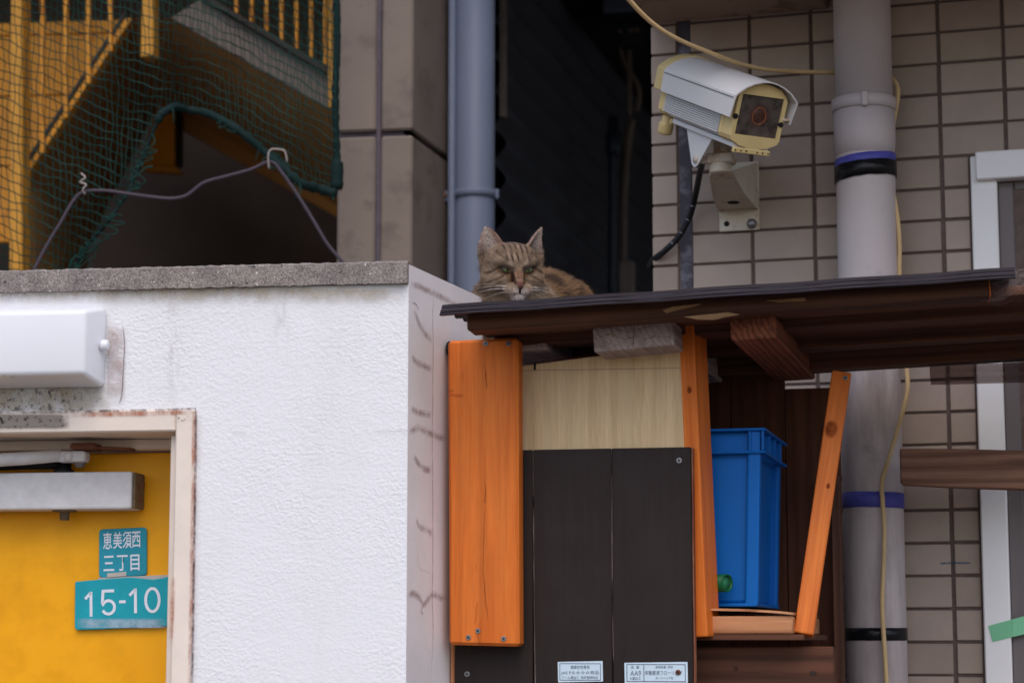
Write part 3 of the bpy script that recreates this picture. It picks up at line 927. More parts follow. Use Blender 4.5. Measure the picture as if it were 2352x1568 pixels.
for x0, x1 in ((1224.5, 1229), (1404.5, 1410)):
    ribbon('groove_scuff', F, [(x0, 1034), (x0 + 1, 1200), (x0 + 2.5, 1400), (x1 + 1, 1600)], .0017, M_['scuff'], sh, DN + .0006, flat=True)
for x, y in ((1560, 1057), (1073, 1547)):
    cross_screw('screw', F.M @ Matrix.Translation((*F.l(x, y, DN), DN + .0004)), scr, M_['slot'], sh, .0038)
# stickers
def sticker(label, x0, y0, x1, y1, lines, frames):
    n = DN + .0012
    p = pprism('sticker', F, [(x0, y0), (x1, y0 - 2), (x1 + 1, y1 - 1), (x0 + 1, y1 + 1)][::-1], n, .0006, M_['sticker'], sh, 0)
    tag(p, label)
    pm_ = 4960 / 2.84
    for (tx, x, y, w, h) in lines:
        u, v = F.l(x, y, n)
        lettering('lettering', tx, F.M @ Matrix.Translation((u, v, n + .0003)) @ Matrix.Rotation(.008, 4, 'Z'), w / pm_, h / pm_, M_['ink'], p, .0)
    for (ax, ay, bx, by) in frames:
        u0, v0 = F.l(ax, ay, n); u1, v1 = F.l(bx, by, n)
        e = .00035
        box('rule_line', F.M, (min(u0, u1) - e, max(u0, u1) + e), (min(v0, v1) - e, max(v0, v1) + e), (n, n + .0002), M_['ink'], p, 0)
    return p
sticker('pale sticker whose middle line reads JAS F', 1281, 1519, 1384, 1565,
        [('健康住宅専用', 1332, 1531, 44, 8), ('JAS F☆☆☆☆商品', 1332, 1544, 88, 10), ('アール溝加工  特許登録商品', 1332, 1555, 84, 7)],
        [(1286, 1523, 1379, 1523), (1286, 1561, 1379, 1561), (1286, 1523, 1286, 1561), (1379, 1523, 1379, 1561)])
st2 = sticker('pale sticker reading AA9 with a screw hole', 1434, 1521, 1579, 1568,
        [('品  番', 1459, 1531, 19, 7), ('AA9', 1460, 1545, 25, 11), ('R溝加工', 1460, 1557, 25, 7), ('実用新案  耐水', 1526, 1531, 41, 6), ('床暖最適フローリング', 1524, 1544, 86, 10), ('ダークベンゲ色', 1526, 1556, 41, 6)],
        [(1440, 1525, 1574, 1525), (1440, 1564, 1574, 1564), (1440, 1525, 1440, 1564), (1574, 1525, 1574, 1564), (1479, 1525, 1479, 1564)])
cross_screw('screw', F.M @ Matrix.Translation((*F.l(1558, 1543, DN), DN + .0018)), M_['rust'], M_['slot'], sh, .0036)

# pale plywood sheet
PNL = -.05
ply = pprism('plywood_sheet', F, [(1160, 846), (1230, 836), (1350, 820), (1470, 806), (1571, 796), (1573, 1060), (1160, 1068)][::-1], PNL, .012, M_['ply'], sh, .0006)
tag(ply, 'pale plywood sheet with slanting top edge')
M_['pencil'] = decal_mat('pencil_line', lin(120, 110, 116), 60, 0.15, 0.4, 0.8)
ribbon('pencil_line', F, [(1194, 851), (1380, 848), (1562, 845)], .0009, M_['pencil'], ply, PNL + .0004, flat=True)
ribbon('wood_mark', F, [(1190, 838), (1300, 824), (1400, 813), (1570, 797)], .004, M_['split'], ply, PNL + .0005, flat=True)
box('ply_splinter', F.M, (F.l(1226, 840, PNL)[0], F.l(1231, 840, PNL)[0]), (F.l(1228, 850, PNL)[1], F.l(1228, 832, PNL)[1]), (PNL - .004, PNL + .002), M_['slot'], sh, .001)

# two orange posts
def stick(name, top, bot, w, dpt, n_top, n_bot, mat, parent, fr=F, twist=0.0):
    """square timber from a top to a bottom point, at given depths"""
    a = fr.w(*bot, n_bot); b = fr.w(*top, n_top)
    ax = (b - a); L = ax.length; ax.normalize()
    uu = fr.u - ax * fr.u.dot(ax); uu.normalize()
    if twist: uu = Matrix.Rotation(twist, 3, ax) @ uu
    nn = uu.cross(ax)
    c = (a + b) / 2
    M = Matrix(((uu.x, ax.x, nn.x, c.x), (uu.y, ax.y, nn.y, c.y), (uu.z, ax.z, nn.z, c.z), (0, 0, 0, 1)))
    return obj(name, box_mesh(name, w / 2, L / 2, dpt / 2, .0022, 2), mat, parent, M), M, L
po, pM, pL = stick('post', (1590, 742), (1622, 1462), .0215, .055, -.075, -.075, M_['orange1'], sh, twist=-.16)
tag(po, 'upright orange post right of the plywood sheet')
po2, pM2, pL2 = stick('post', (1933, 858), (1846, 1458), .026, .024, -.17, -.10, M_['orange1'], sh, twist=.12)
tag(po2, 'slanting orange post in front of the drainpipe')
cross_screw('screw', pM2 @ Matrix.Translation((.006, pL2 / 2 - .009, .0125)), scr, M_['slot'], po2, .0034)
M_['knot_d'] = decal_mat('dark_knot', lin(116, 42, 14), 80, 0.2, 0.6, 0.7)
def disc_mark(name, M, rx, ry, mat, parent):
    V, Fc, A = [(0, 0, 0)], [], [1.0]
    for r, a in ((.6, .9), (1, 0)):
        for k in range(14):
            t = 2 * math.pi * k / 14
            V.append((rx * r * math.cos(t), ry * r * math.sin(t), 0)); A.append(a)
    for k in range(14):
        k2 = (k + 1) % 14
        Fc.append((0, 1 + k, 1 + k2)); Fc.append((1 + k, 15 + k, 15 + k2, 1 + k2))
    me = bpy.data.meshes.new(name); me.from_pydata(V, [], Fc)
    o = obj(name, me, mat, parent, M)
    at = me.attributes.new('mask', 'FLOAT', 'POINT'); at.data.foreach_set('value', A)
    return o
disc_mark('knot', pM2 @ Matrix.Translation((-.003, .098, .0124)), .010, .014, M_['knot_d'], po2)
disc_mark('knot', pM2 @ Matrix.Translation((.004, .02, .0124)), .003, .005, M_['knot_d'], po2)
disc_mark('knot', pM @ Matrix.Translation((-.002, -.03, .0278)), .003, .004, M_['knot_d'], po)
disc_mark('knot', pM @ Matrix.Translation((.001, .115, .0278)), .004, .006, M_['knot_d'], po)

# roof: a frame of its own, tilted up to the right
RL, RR = P(1010, 723, 2.72), P(2332, 637, 2.60)
ru = (RR - RL); RLEN = ru.length; ru.normalize()
rw = Vector((0, 0, 1)).cross(ru).normalized()          # back into the picture
rv = ru.cross(rw)                                       # hmm: points down or up, fixed below
if rv.z < 0: rv = -rv
RM = Matrix(((ru.x, rw.x, rv.x, RL.x), (ru.y, rw.y, rv.y, RL.y), (ru.z, rw.z, rv.z, RL.z), (0, 0, 0, 1)))
t = NT('smoky_brown_polycarbonate')
v = t.co()
n = t.noise(v, 30, 5)
t.set(t.ramp(n, [(0.3, (0.018, 0.012, 0.016, 1)), (0.7, (0.028, 0.019, 0.024, 1))]), 0.5, Specular_IOR_Level=0.22)
t.b.inputs['Alpha'].default_value = 1.0
M_['sheet'] = t.m
t = NT('smoky_translucent_polycarbonate')
tr_ = t.new('BsdfTransparent'); tr_.inputs[0].default_value = (0.50, 0.40, 0.37, 1)
mx = t.new('MixShader'); mx.inputs[0].default_value = 0.5
t.link(tr_.outputs[0], mx.inputs[1]); t.link(t.b.outputs[0], mx.inputs[2]); t.link(mx.outputs[0], t.out.inputs[0])
t.set((0.07, 0.045, 0.04, 1), 0.3)
M_['sheet_clear'] = t.m
RD = .53
PITCHW = .032
prof = []
nw = 110
for i in range(nw + 1):
    d = RD * i / nw
    prof.append((d, .0070 + .0045 * math.cos(2 * math.pi * d / PITCHW)))
V_, F_ = [], []
for (d, h) in prof:
    for s in (0.004 + d * .16, RLEN - .004):
        V_.append((s, d, h)); V_.append((s, d, h - .0012))
for i in range(nw):
    a = 4 * i
    F_ += [(a, a + 4, a + 6, a + 2), (a + 1, a + 3, a + 7, a + 5), (a, a + 1, a + 5, a + 4), (a + 2, a + 6, a + 7, a + 3)]
F_ += [(0, 2, 3, 1)]
me = bpy.data.meshes.new('roof_sheet'); me.from_pydata(V_, [], F_)
tag(obj('roof_sheet', me, M_['sheet'], sh, RM, True), 'brown corrugated plastic roof sheet')
# front trim: profile with two rounded ribs, swept along the eaves
tp_ = [(.020, .0165), (.0, .0172), (-.004, .0155), (-.0042, .0105), (-.0022, .0095), (-.0045, .0085), (-.0048, .0035), (-.0028, .0022), (-.0050, .0010), (-.0050, -.0012), (-.002, -.0020), (.006, -.0012)]
V_, F_ = [], []
NS = 40
for i in range(NS + 1):
    s = RLEN * i / NS
    for (d, h) in [(a_, b_ * .74) for a_, b_ in tp_]:
        cut = .006 * max(0, (h + .002) / .018) if i == 0 else 0
        V_.append((s + cut, d + .0004 * math.sin(i * 1.3), h + .0005 * math.sin(i * .7)))
m = len(tp_)
for i in range(NS):
    for k in range(m - 1):
        F_.append((i * m + k, i * m + k + 1, (i + 1) * m + k + 1, (i + 1) * m + k))
F_.append(tuple(range(m))); F_.append(tuple(NS * m + k for k in range(m))[::-1])
me = bpy.data.meshes.new('eaves_trim'); me.from_pydata(V_, [], F_)
tag(obj('eaves_trim', me, M_['sheet'], sh, RM), 'dark ribbed trim along the roof front')
M_['rib_line'] = decal_mat('pale_rib_line', lin(140, 136, 164), 120, 0.30, 0.6, 0.4, (.1, 1, 1))  # thin pale lines along the trim ribs
def rib_line(h, d, w):
    V, Fc, A = [], [], []
    for i in range(61):
        s = RLEN * i / 60
        for j, a in ((-1, 0), (0, 1), (1, 0)):
            V.append(RM @ Vector((s, d + .0004 * math.sin(i * .87), h + w * j))); A.append(a)
    for i in range(60):
        for j in range(2):
            Fc.append((i * 3 + j, i * 3 + j + 1, i * 3 + 4 + j, i * 3 + 3 + j))
    o = mesh_world('rib_line', V, Fc, M_['rib_line'], sh)
    at = o.data.attributes.new('mask', 'FLOAT', 'POINT'); at.data.foreach_set('value', A)
rib_line(.0064, -.0056, .0006); rib_line(.0008, -.0062, .0006)
# timber under the sheet: purlins run along the roof, boards between them
def rbox(name, s0, s1, d0, d1, h0, h1, mat, bev=.002):
    return box(name, RM, (s0, s1), (d0, d1), (h0, h1), mat, sh, bev)
s_end = (F.w(2266, 660, -.0) - RL).dot(ru)
s_b0 = (P(1082, 740, 2.78) - RL).dot(ru)
tag(rbox('purlin', s_b0, s_end, .035, .085, -.017, .0045, M_['brown0']), 'front purlin with torn veneer under the eaves')
rbox('cut_end', s_end + .0002, s_end + .0015, .036, .084, -.016, .0035, M_['orange1'], 0)
rbox('roof_board', .03, RLEN + .10, .088, .160, -.010, .004, M_['brown0'])
rbox('purlin', .04, RLEN + .14, .165, .215, -.022, .003, M_['brown0'])
rbox('roof_board', .05, RLEN + .12, .218, .320, -.012, .004, M_['brown0'])
rbox('purlin', .06, RLEN + .16, .325, .370, -.028, .003, M_['brown0'])
rbox('roof_board', .07, RLEN + .12, .373, .470, -.016, .004, M_['brown0'])
rbox('purlin', .08, RLEN + .20, .473, .518, -.040, .003, M_['brown0'])
# torn pale veneer on the front purlin
for pix in ([(1522, 712), (1545, 704), (1580, 700), (1612, 697), (1596, 703), (1560, 711), (1530, 719)],
            [(1570, 727), (1620, 722), (1672, 717), (1700, 722), (1665, 728), (1640, 734), (1600, 733)],
            [(1757, 690), (1800, 687), (1848, 683), (1852, 691), (1820, 692), (1790, 694)]):
    q0 = RM @ Vector((0, .0335, 0))
    vs = [EYE + ray(x, y) * ((q0 - EYE).dot(rw) / ray(x, y).dot(rw)) for x, y in pix]
    k = len(vs)
    V_ = vs + [p + rw * .004 for p in vs]
    F_ = [tuple(range(k)), tuple(range(k, 2 * k))[::-1]] + [(i, (i + 1) % k, k + (i + 1) % k, k + i) for i in range(k)]
    mesh_world('torn_veneer', V_, F_, M_['splinter'], sh)
# rafters (blocks whose ends face the street)
def rafter(x0, y0, x1, y1, n1, L, mat, label, roll=0.0, drop=0.0):
    a, b = F.l(x0, y0, n1), F.l(x1, y1, n1)
    w, h = b[0] - a[0], a[1] - b[1]
    c = Vector(((a[0] + b[0]) / 2, (a[1] + b[1]) / 2, n1 - L / 2))
    o = obj('rafter', box_mesh('rafter', w / 2, h / 2, L / 2, .003, 2), mat, sh, F.M @ Matrix.Translation(c) @ Matrix.Rotation(roll, 4, 'Z') @ Matrix.Rotation(drop, 4, 'X'))
    return tag(o, label)
rafter(1150, 764, 1255, 803, -.034, .40, M_['grey2'], 'short weathered rafter end behind the orange board', .03)
rafter(1362, 746, 1548, 798, .02, .42, M_['grey2'], 'broad grey rafter end with visible growth rings', .062)
rafter(1677, 729, 1783, 777, .025, .46, M_['red_end'], 'reddish rafter end above the open shelf', .035)
rafter(1440, 765, 1500, 800, -.07, .33, M_['brown2'], 'dark rafter behind the upright post', .03)

for pix, w in (([(1455, 742), (1456, 765), (1454, 795)], .0016), ([(1370, 760), (1400, 752), (1440, 762), (1480, 752), (1530, 748)], .001), ([(1372, 775), (1400, 768), (1430, 778), (1470, 770)], .001),
               ([(1400, 748), (1408, 770), (1398, 792)], .0009), ([(1500, 745), (1515, 760), (1510, 785)], .0009), ([(1530, 742), (1540, 765), (1535, 785)], .0009), ([(1480, 780), (1510, 772), (1545, 776)], .001)):
    ribbon('end_check', F, pix, w, M_['end_crack'], sh, .0235, jitter=.0007)
M_['dust'] = decal_mat('pale_dust_film', lin(120, 112, 112), 20, 0.45, 0.85, 0.08)
M_['dust_spot'] = decal_mat('pale_dust_specks', lin(150, 142, 138), 260, 0.70, 0.74, 0.7)
patch('dust_film', F, 1230, 1040, 1400, 1500, M_['dust'], sh, DN + .0007, (.2, .2, .1, .3))
patch('dust_film', F, 1412, 1040, 1580, 1500, M_['dust'], sh, DN + .0007, (.2, .2, .1, .3))
patch('dust_film', F, 1195, 1036, 1584, 1510, M_['dust_spot'], sh, DN + .001, (.02, .02, .02, .02))
M_['faded'] = decal_mat('sun_faded_stain', (0.80, 0.30, 0.075, 1), 14, 0.40, 0.75, 0.45, (1, 1, .25))
patch('faded_patch', F, 1034, 800, 1184, 1460, M_['faded'], ob, .0004, (.15, .2, .1, .1))
M_['door_scuff'] = decal_mat('door_grime', lin(168, 104, 22), 18, 0.48, 0.8, 0.16)
patch('scuff_film', W, -20, 1180, 384, 1580, M_['door_scuff'], door, RC + .0006, (0, .1, .1, 0))
# shelf and back panels
shf_a, shf_b = F.l(1600, 1408, -.07), F.l(1822, 1466, -.07)
tag(box('shelf_board', F.M @ Matrix.Rotation(-.0, 4, 'Z'), (shf_a[0] - .12, shf_b[0]), (shf_b[1] + .006, shf_a[1] - .0035), (-.40, -.07), M_['tan0'], sh, .002), 'sawn tan shelf board under the blue crate')
box('shelf_batten', F.M, (shf_a[0] - .1, F.l(1845, 1460, -.07)[0]), (shf_b[1] - .002, shf_b[1] + .0055), (-.38, -.072), M_['brown0'], sh, .001)
# thin curled plywood lining on the shelf
V_, F_ = [], []
for i in range(13):
    q = i / 12
    x = 1600 + 222 * q
    y = 1396 + 2 * q + 8 * q ** 3
    for (n_, e) in ((-.066, 0), (-.36, 0)):
        p = F.w(x, y, n_) if n_ > -.1 else F.w(x, y, -.066) - F.n * .294
        V_.append(p); V_.append(p - Vector((0, 0, .003)))
for i in range(12):
    a = 4 * i
    F_ += [(a, a + 4, a + 6, a + 2), (a + 1, a + 3, a + 7, a + 5), (a, a + 1, a + 5, a + 4), (a + 2, a + 6, a + 7, a + 3)]
F_ += [(0, 2, 3, 1), (48, 49, 51, 50)]
mesh_world('shelf_lining', V_, F_, M_['tan0'], sh)
M_['back_b'] = wood('dark_brown_back_boards', lin(66, 38, 27), lin(98, 60, 43), 1, 0.8, 0.2, 20, 60, 0.3)  # same dark brown for all back boards
bx0, bx1 = F.l(1560, 1200, -.42)[0], F.l(1934, 1200, -.42)[0]
vb = F.l(1800, 893, -.42)[1]
pw = (bx1 - bx0) / 3
vtop = (RM @ Vector((.3, .45, -.016)) - F.o).z - .012
for i in range(3):
    box('back_board', F.M, (bx0 + pw * i, bx0 + pw * (i + 1) - .001), (ZF, vtop if i < 2 else vb), (-.435, -.42), M_['back_b'], sh, .001)
box('side_board', F.M, (F.l(1200, 1300, -.1)[0], F.l(1560, 1300, -.1)[0]), (ZF, vtop), (-.434, -.42), M_['brown1'], sh, .001)
lowr = F.l(1914, 1484, -.11); lowl = F.l(1560, 1482, -.11)
tag(box('lower_plank', F.M, (lowl[0], lowr[0]), (F.l(1700, 1640, -.11)[1], lowr[1]), (-.135, -.11), M_['brown0'], sh, .002), 'brown plank below the shelf')
box('corner_post', F.M, (F.l(1914, 1400, -.38)[0], F.l(1931, 1400, -.38)[0]), (ZF, F.l(1914, 1090, -.38)[1]), (-.415, -.38), M_['brown1'], sh, .001)
disc_mark('nail', F.M @ Matrix.Translation((*F.l(1690, 1535, -.11), -.1095)), .004, .004, M_['end_crack'], sh)
disc_mark('knot', F.M @ Matrix.Translation((*F.l(1868, 1545, -.11), -.1095)), .006, .004, M_['end_crack'], sh)

# ================================================================== CRATE AND TUBE
M_['blue'] = worn('blue_crate_plastic', (0.0015, 0.135, 0.50, 1), 0.5, 0.12, 10, bscale=200, bstr=0.08)
M_['green'] = worn('green_tube_plastic', (0.006, 0.105, 0.035, 1), 0.4, 0.15, 30)
CNF = -.13
zb_ = F.l(1700, 1389, CNF)[1]; zt_ = F.l(1700, 984, CNF)[1]
cr1 = F.l(1741, 1380, CNF)[0]; cr1t = F.l(1748, 1000, CNF)[0]
crate = thing('blue_crate', 'blue plastic storage crate standing on the wooden shelf', 'crate', F.at(cr1 - .12, zb_, CNF - .1))
CW, CD = .30, .235
H = zt_ - zb_
def tapered(name, u0b, u1b, u0t, u1t, v0, v1, n0b, n1b, n0t, n1t, mat, parent, bev=.002):
    c = Vector(((u0b + u1b) / 2, (v0 + v1) / 2, (n0b + n1b) / 2))
    bm = bmesh.new()
    lo = [(u0b, v0, n1b), (u1b, v0, n1b), (u1b, v0, n0b), (u0b, v0, n0b)]
    hi = [(u0t, v1, n1t), (u1t, v1, n1t), (u1t, v1, n0t), (u0t, v1, n0t)]
    a = [bm.verts.new(Vector(p) - c) for p in lo]; b = [bm.verts.new(Vector(p) - c) for p in hi]
    bm.faces.new(a[::-1]); bm.faces.new(b)
    for k in range(4): bm.faces.new((a[k], a[(k + 1) % 4], b[(k + 1) % 4], b[k]))
    return obj(name, bm_mesh(name, bm, bev, 2), mat, parent, F.M @ Matrix.Translation(c))
dT = cr1t - cr1
uL0 = cr1 - CW
tapered('body', uL0, cr1 - .012, uL0 - dT, cr1t - .012, zb_ + .003, zt_ - .002, CNF - CD, CNF - .009, CNF - CD - dT, CNF - .007, M_['blue'], crate, .004)
tapered('corner_rib', cr1 - .018, cr1, cr1t - .018, cr1t, zb_, zt_ - .001, CNF - .016, CNF, CNF - .016, CNF + .001, M_['blue'], crate, .003)
tapered('corner_rib', cr1 - .017, cr1 - .002, cr1t - .017, cr1t - .002, zb_, zt_ - .002, CNF - CD, CNF - CD + .02, CNF - CD - dT, CNF - CD + .02, M_['blue'], crate, .003)
for uu in (cr1 - .005,):
    tapered('side_rib', uu - .010, uu, uu - .010 + dT, uu + dT, zb_, zt_ - .002, CNF - .035, CNF - .028, CNF - .035, CNF - .028, M_['blue'], crate, .002)
rt = zt_
def rim(v0, v1, out):
    box('rim', F.M, (uL0 - .006, cr1t + out), (v0, v1), (CNF - .004, CNF + out), M_['blue'], crate, .0012)
    box('rim', F.M, (cr1t - .004, cr1t + out), (v0 - .0002, v1 + .0002), (CNF - CD - .006, CNF - .0045), M_['blue'], crate, .0012)
rim(rt - .0035, rt, .007)
rim(rt - .034, rt - .0305, .006)
for s in (cr1t - .016, cr1t + .001):
    box('rim_web', F.M, (s, s + .003), (rt - .0304, rt - .0037), (CNF - .0039, CNF + .0052), M_['blue'], crate, .0008)
for q in (.06, .12, .18):
    box('rim_web', F.M, (cr1t - .0038, cr1t + .005), (rt - .0304, rt - .0037), (CNF - q - .003, CNF - q), M_['blue'], crate, .0008)
box('base_lip', F.M, (uL0, cr1 - .001), (zb_ - .002, zb_ + .003), (CNF - CD, CNF + .0005), M_['blue'], crate, .001)
gt = thing('green_tube', 'short green plastic tube end lying before the blue crate', 'tube', F.w(1668, 1355, -.11))
g1 = F.w(1671, 1338, -.104)
gax = (F.u * .86 + F.n * .50).normalized()
V_, F_ = tube_geo([g1 - gax * .034, g1], .0118, 20, cap=False)
V2, F2 = tube_geo([g1 - gax * .034, g1], .0100, 20, cap=False)
nb = len(V_)
Vt = V_ + V2
Ft = F_ + [tuple(i + nb for i in f)[::-1] for f in F2] + [(20 + k, 20 + (k + 1) % 20, nb + 20 + (k + 1) % 20, nb + 20 + k) for k in range(20)]
mesh_world('tube_wall', Vt, Ft, M_['green'], gt, True)
M_['green_in'] = worn('pale_green_foam', (0.03, 0.20, 0.09, 1), 0.7, 0.3, 60)
lathe('tube_core', axis_matrix(g1 - gax * .003, gax), [(.0098, -.01), (.0098, .0)], M_['green_in'], gt, 20)

# ================================================================== DRAINPIPES
M_['lilac'] = worn('lilac_grey_pvc', lin(196, 184, 184), 0.5, 0.10, 5, bscale=60, bstr=0.06, dirt=lin(168, 156, 158), dirt_at=0.6)
M_['blue_grey'] = worn('blue_grey_pipe_paint', lin(108, 118, 140), 0.5, 0.06, 6, bscale=60, bstr=0.05)
M_['tape_b'] = worn('black_vinyl_tape', (0.010, 0.010, 0.012, 1), 0.25, 0.2, 40, bscale=90, bstr=0.6, bdist=0.002)
M_['tape_p'] = worn('purple_blue_tape', lin(84, 84, 170), 0.45, 0.25, 40, bscale=90, bstr=0.4, bdist=0.002)
M_['beige_cable'] = worn('beige_cable_sheath', lin(206, 176, 130), 0.5, 0.12, 30)
PC = P(1997, 784, 3.275)
def zpx(x, y, Y): return P(x, y, Y).z
def ring(name, z0, z1, r, mat, parent, c, seg=40, lump=0.0, skew=0.0, th=.0012):
    """band round a vertical pipe, optionally lumpy and slightly askew"""
    V, Fc = [], []
    for j, (rr, zz) in enumerate(((r - th, z0), (r, z0), (r, (z0 + z1) / 2), (r, z1), (r - th, z1))):
        for k in range(seg):
            a = 2 * math.pi * k / seg
            q = rr + (random.uniform(0, lump) if 0 < j < 4 else 0)
            V.append((c.x + q * math.cos(a), c.y + q * math.sin(a), zz + skew * math.cos(a) + (random.uniform(-lump, lump) if lump else 0)))
    for j in range(4):
        for k in range(seg):
            k2 = (k + 1) % seg
            Fc.append((j * seg + k, j * seg + k2, (j + 1) * seg + k2, (j + 1) * seg + k))
    return mesh_world(name, V, Fc, mat, parent, True)
dp = thing('drainpipe', 'thick lilac-grey drainpipe taped with black and purple bands', 'drainpipe', (PC.x, PC.y, 0))
zc0, zc1 = zpx(1985, 243, 3.23), zpx(1985, 214, 3.23)
R1 = .0455
lathe('pipe', up_matrix((PC.x, PC.y, 0)), [(R1, 0), (R1, zc0 - .09), (R1 - .0005, zc0 - .06), (R1 - .001, zc0 - .001)], M_['lilac'], dp, 48)
lathe('upper_pipe', up_matrix((PC.x, PC.y, 0)), [(R1 - .0012, zc1), (R1 - .0012, 3.4)], M_['lilac'], dp, 48)
lathe('socket', up_matrix((PC.x, PC.y, 0)), [(R1 - .0008, zc0 - .075), (R1 + .0016, zc0 - .045), (R1 + .002, zc0 + .001)], M_['lilac'], dp, 48)
ring('pipe_clamp', zc0 + .001, zc1, R1 + .0045, M_['lilac'], dp, PC, th=.004)
box('clamp_lug', Fr((PC.x, PC.y, zc0), 0).M, (-.012, -.003), (-.001, zc1 - zc0 + .001), (R1 + .003, R1 + .0085), M_['lilac'], dp, .001)
for (ya, yb_, mat, dr, lump, skew) in ((348, 372, 'tape_p', .0012, .0003, .004), (365, 400, 'tape_b', .0022, .0009, .004),
                                        (1128, 1164, 'tape_p', .0010, .0003, -.001), (1441, 1470, 'tape_b', .0012, .0002, 0)):
    ring('tape_band', zpx(1995, yb_, 3.23), zpx(1995, ya, 3.23), R1 + dr, M_[mat], dp, PC, lump=lump, skew=skew)
M_['run'] = decal_mat('pipe_grime_run', lin(130, 112, 106), 22, 0.42, 0.72, 0.40, (1, 1, 0.2))
V_, F_, A_ = [], [], []
for j in range(13):
    z = 2.10 - 1.0 * j / 12
    for k in range(17):
        a = math.radians(-170 + 160 * k / 16)
        V_.append((PC.x + (R1 + .0006) * math.cos(a), PC.y + (R1 + .0006) * math.sin(a), z)); A_.append(min(1, (12 - j) / 8) * min(1, k / 2, (16 - k) / 4) * (1 if j else 0))
for j in range(12):
    for k in range(16):
        F_.append((j * 17 + k, (j + 1) * 17 + k, (j + 1) * 17 + k + 1, j * 17 + k + 1))
o = mesh_world('grime_film', V_, F_, M_['run'], dp, True)
at = o.data.attributes.new('mask', 'FLOAT', 'POINT'); at.data.foreach_set('value', A_)

bp = thing('blue_grey_pipe', 'blue-grey downpipe rising behind the cat from the white block', 'drainpipe', (P(1090, 784, 4.1).x, 4.1, 0))
c1 = P(1090, 784, 4.1)
lathe('pipe', up_matrix((c1.x, c1.y, 0)), [(.0385, 0), (.0385, 3.9)], M_['blue_grey'], bp, 40)
z0_, z1_ = zpx(1090, 447, 4.06), zpx(1090, 430, 4.06)
ring('clamp', z0_, z1_, .0415, M_['blue_grey'], bp, c1, th=.003)
FB = Fr((c1.x, c1.y, 0), 8)
box('clamp_tab', FB.M, (-.075, -.040), (z0_ - .004, z1_ + .002), (-.004, .004), M_['blue_grey'], bp, .001)
box('clamp_tab', FB.M, (.038, .047), (z0_ - .001, z1_ + .003), (-.004, .004), M_['blue_grey'], bp, .001)
for q in (-.058, -.047):
    lathe('clamp_bolt', axis_matrix(FB.at(q, (z0_ + z1_) / 2, .004), FB.n), [(.0045, 0), (.0045, .004)], M_['rust'], bp, 8)
sp = thing('slim_conduit', 'thin pale conduit left of the blue-grey downpipe', 'pipe', (P(1037, 784, 4.09).x, 4.09, 0))
c2 = P(1036, 784, 4.09)
lathe('conduit', up_matrix((c2.x, c2.y, 0)), [(.0075, 0), (.0075, 3.9)], M_['blue_grey'], sp, 16)

# pipes deep in the alley
M_['dark_pipe'] = worn('black_blue_pipe', (0.018, 0.022, 0.034, 1), 0.35, 0.2)
M_['dim_pipe'] = worn('dirty_beige_pipe', lin(120, 108, 100), 0.7, 0.2)
def simple_pipe(name, label, pts, r, mat, cat='pipe'):
    o = tube(name, cr(pts, 6), r, mat, None, 12)
    return tag(o, label, cat, 'pipes deep in the alley')
simple_pipe('alley_pipe', 'black vertical pipe deep in the dark alley', [P(1409, 270, 5), P(1408, 420, 5), P(1407, 560, 5), P(1406, 760, 5)], .011, M_['dark_pipe'])
lathe_v = lathe('pipe_joint', up_matrix(P(1409, 330, 5)), [(.016, -.03), (.019, -.02), (.019, .02), (.013, .03), (.013, .06)], M_['dark_pipe'], None, 14)
tag(lathe_v, 'dark valve joint on the black alley pipe', 'pipe joint')
simple_pipe('alley_pipe', 'straight pale pipe at the back of the alley', [P(1444, 95, 5.1), P(1445, 170, 5.1), P(1446, 265, 5.1)], .0065, M_['dim_pipe'])
simple_pipe('alley_pipe', 'curved pale pipe branching beside the straight one in the alley', [P(1424, 100, 5.1), P(1428, 130, 5.1), P(1442, 160, 5.1), P(1462, 190, 5.1), P(1468, 220, 5.1), P(1462, 255, 5.1)], .0065, M_['dim_pipe'])
simple_pipe('alley_pipe', 'wide brown-grey pipe slanting down in the alley gap', [P(1450, 275, 5.2), P(1440, 340, 5.2), P(1432, 440, 5.2), P(1430, 560, 5.2), P(1432, 700, 5.2)], .011, M_['dim_pipe'])
FAL = Fr(P(1438, 650, 5.0), 14)
box_al = box('wall_box', FAL.M, (-.017, .017), (-.06, .052), (-.03, .0), M_['dim_pipe'], None, .003)
tag(box_al, 'small grey box low in the dark alley', 'box')
FD = Fr(P(1430, 15, 4.9), 14)
duct = thing('duct_unit', 'grey duct box at the top of the dark alley', 'duct', FD.at(0, 0, -.1))
box('duct_box', FD.M, (-.048, .11), (-.012, .2), (-.2, 0), M_['blue_grey'], duct, .004)
box('duct_bracket', FD.M, (-.055, .12), (-.03, -.0125), (-.2, -.01), M_['dark_pipe'], duct, .002)
for q in (-.01, .016, .03):
    lathe('bracket_bolt', axis_matrix(FD.at(q, -.055, -.02), FD.n), [(.006, 0), (.006, .008)], M_['dim_pipe'], duct, 8)
box('valve_block', FD.M, (-.015, .045), (-.09, -.031), (-.06, -.021), M_['dark_pipe'], duct, .004)

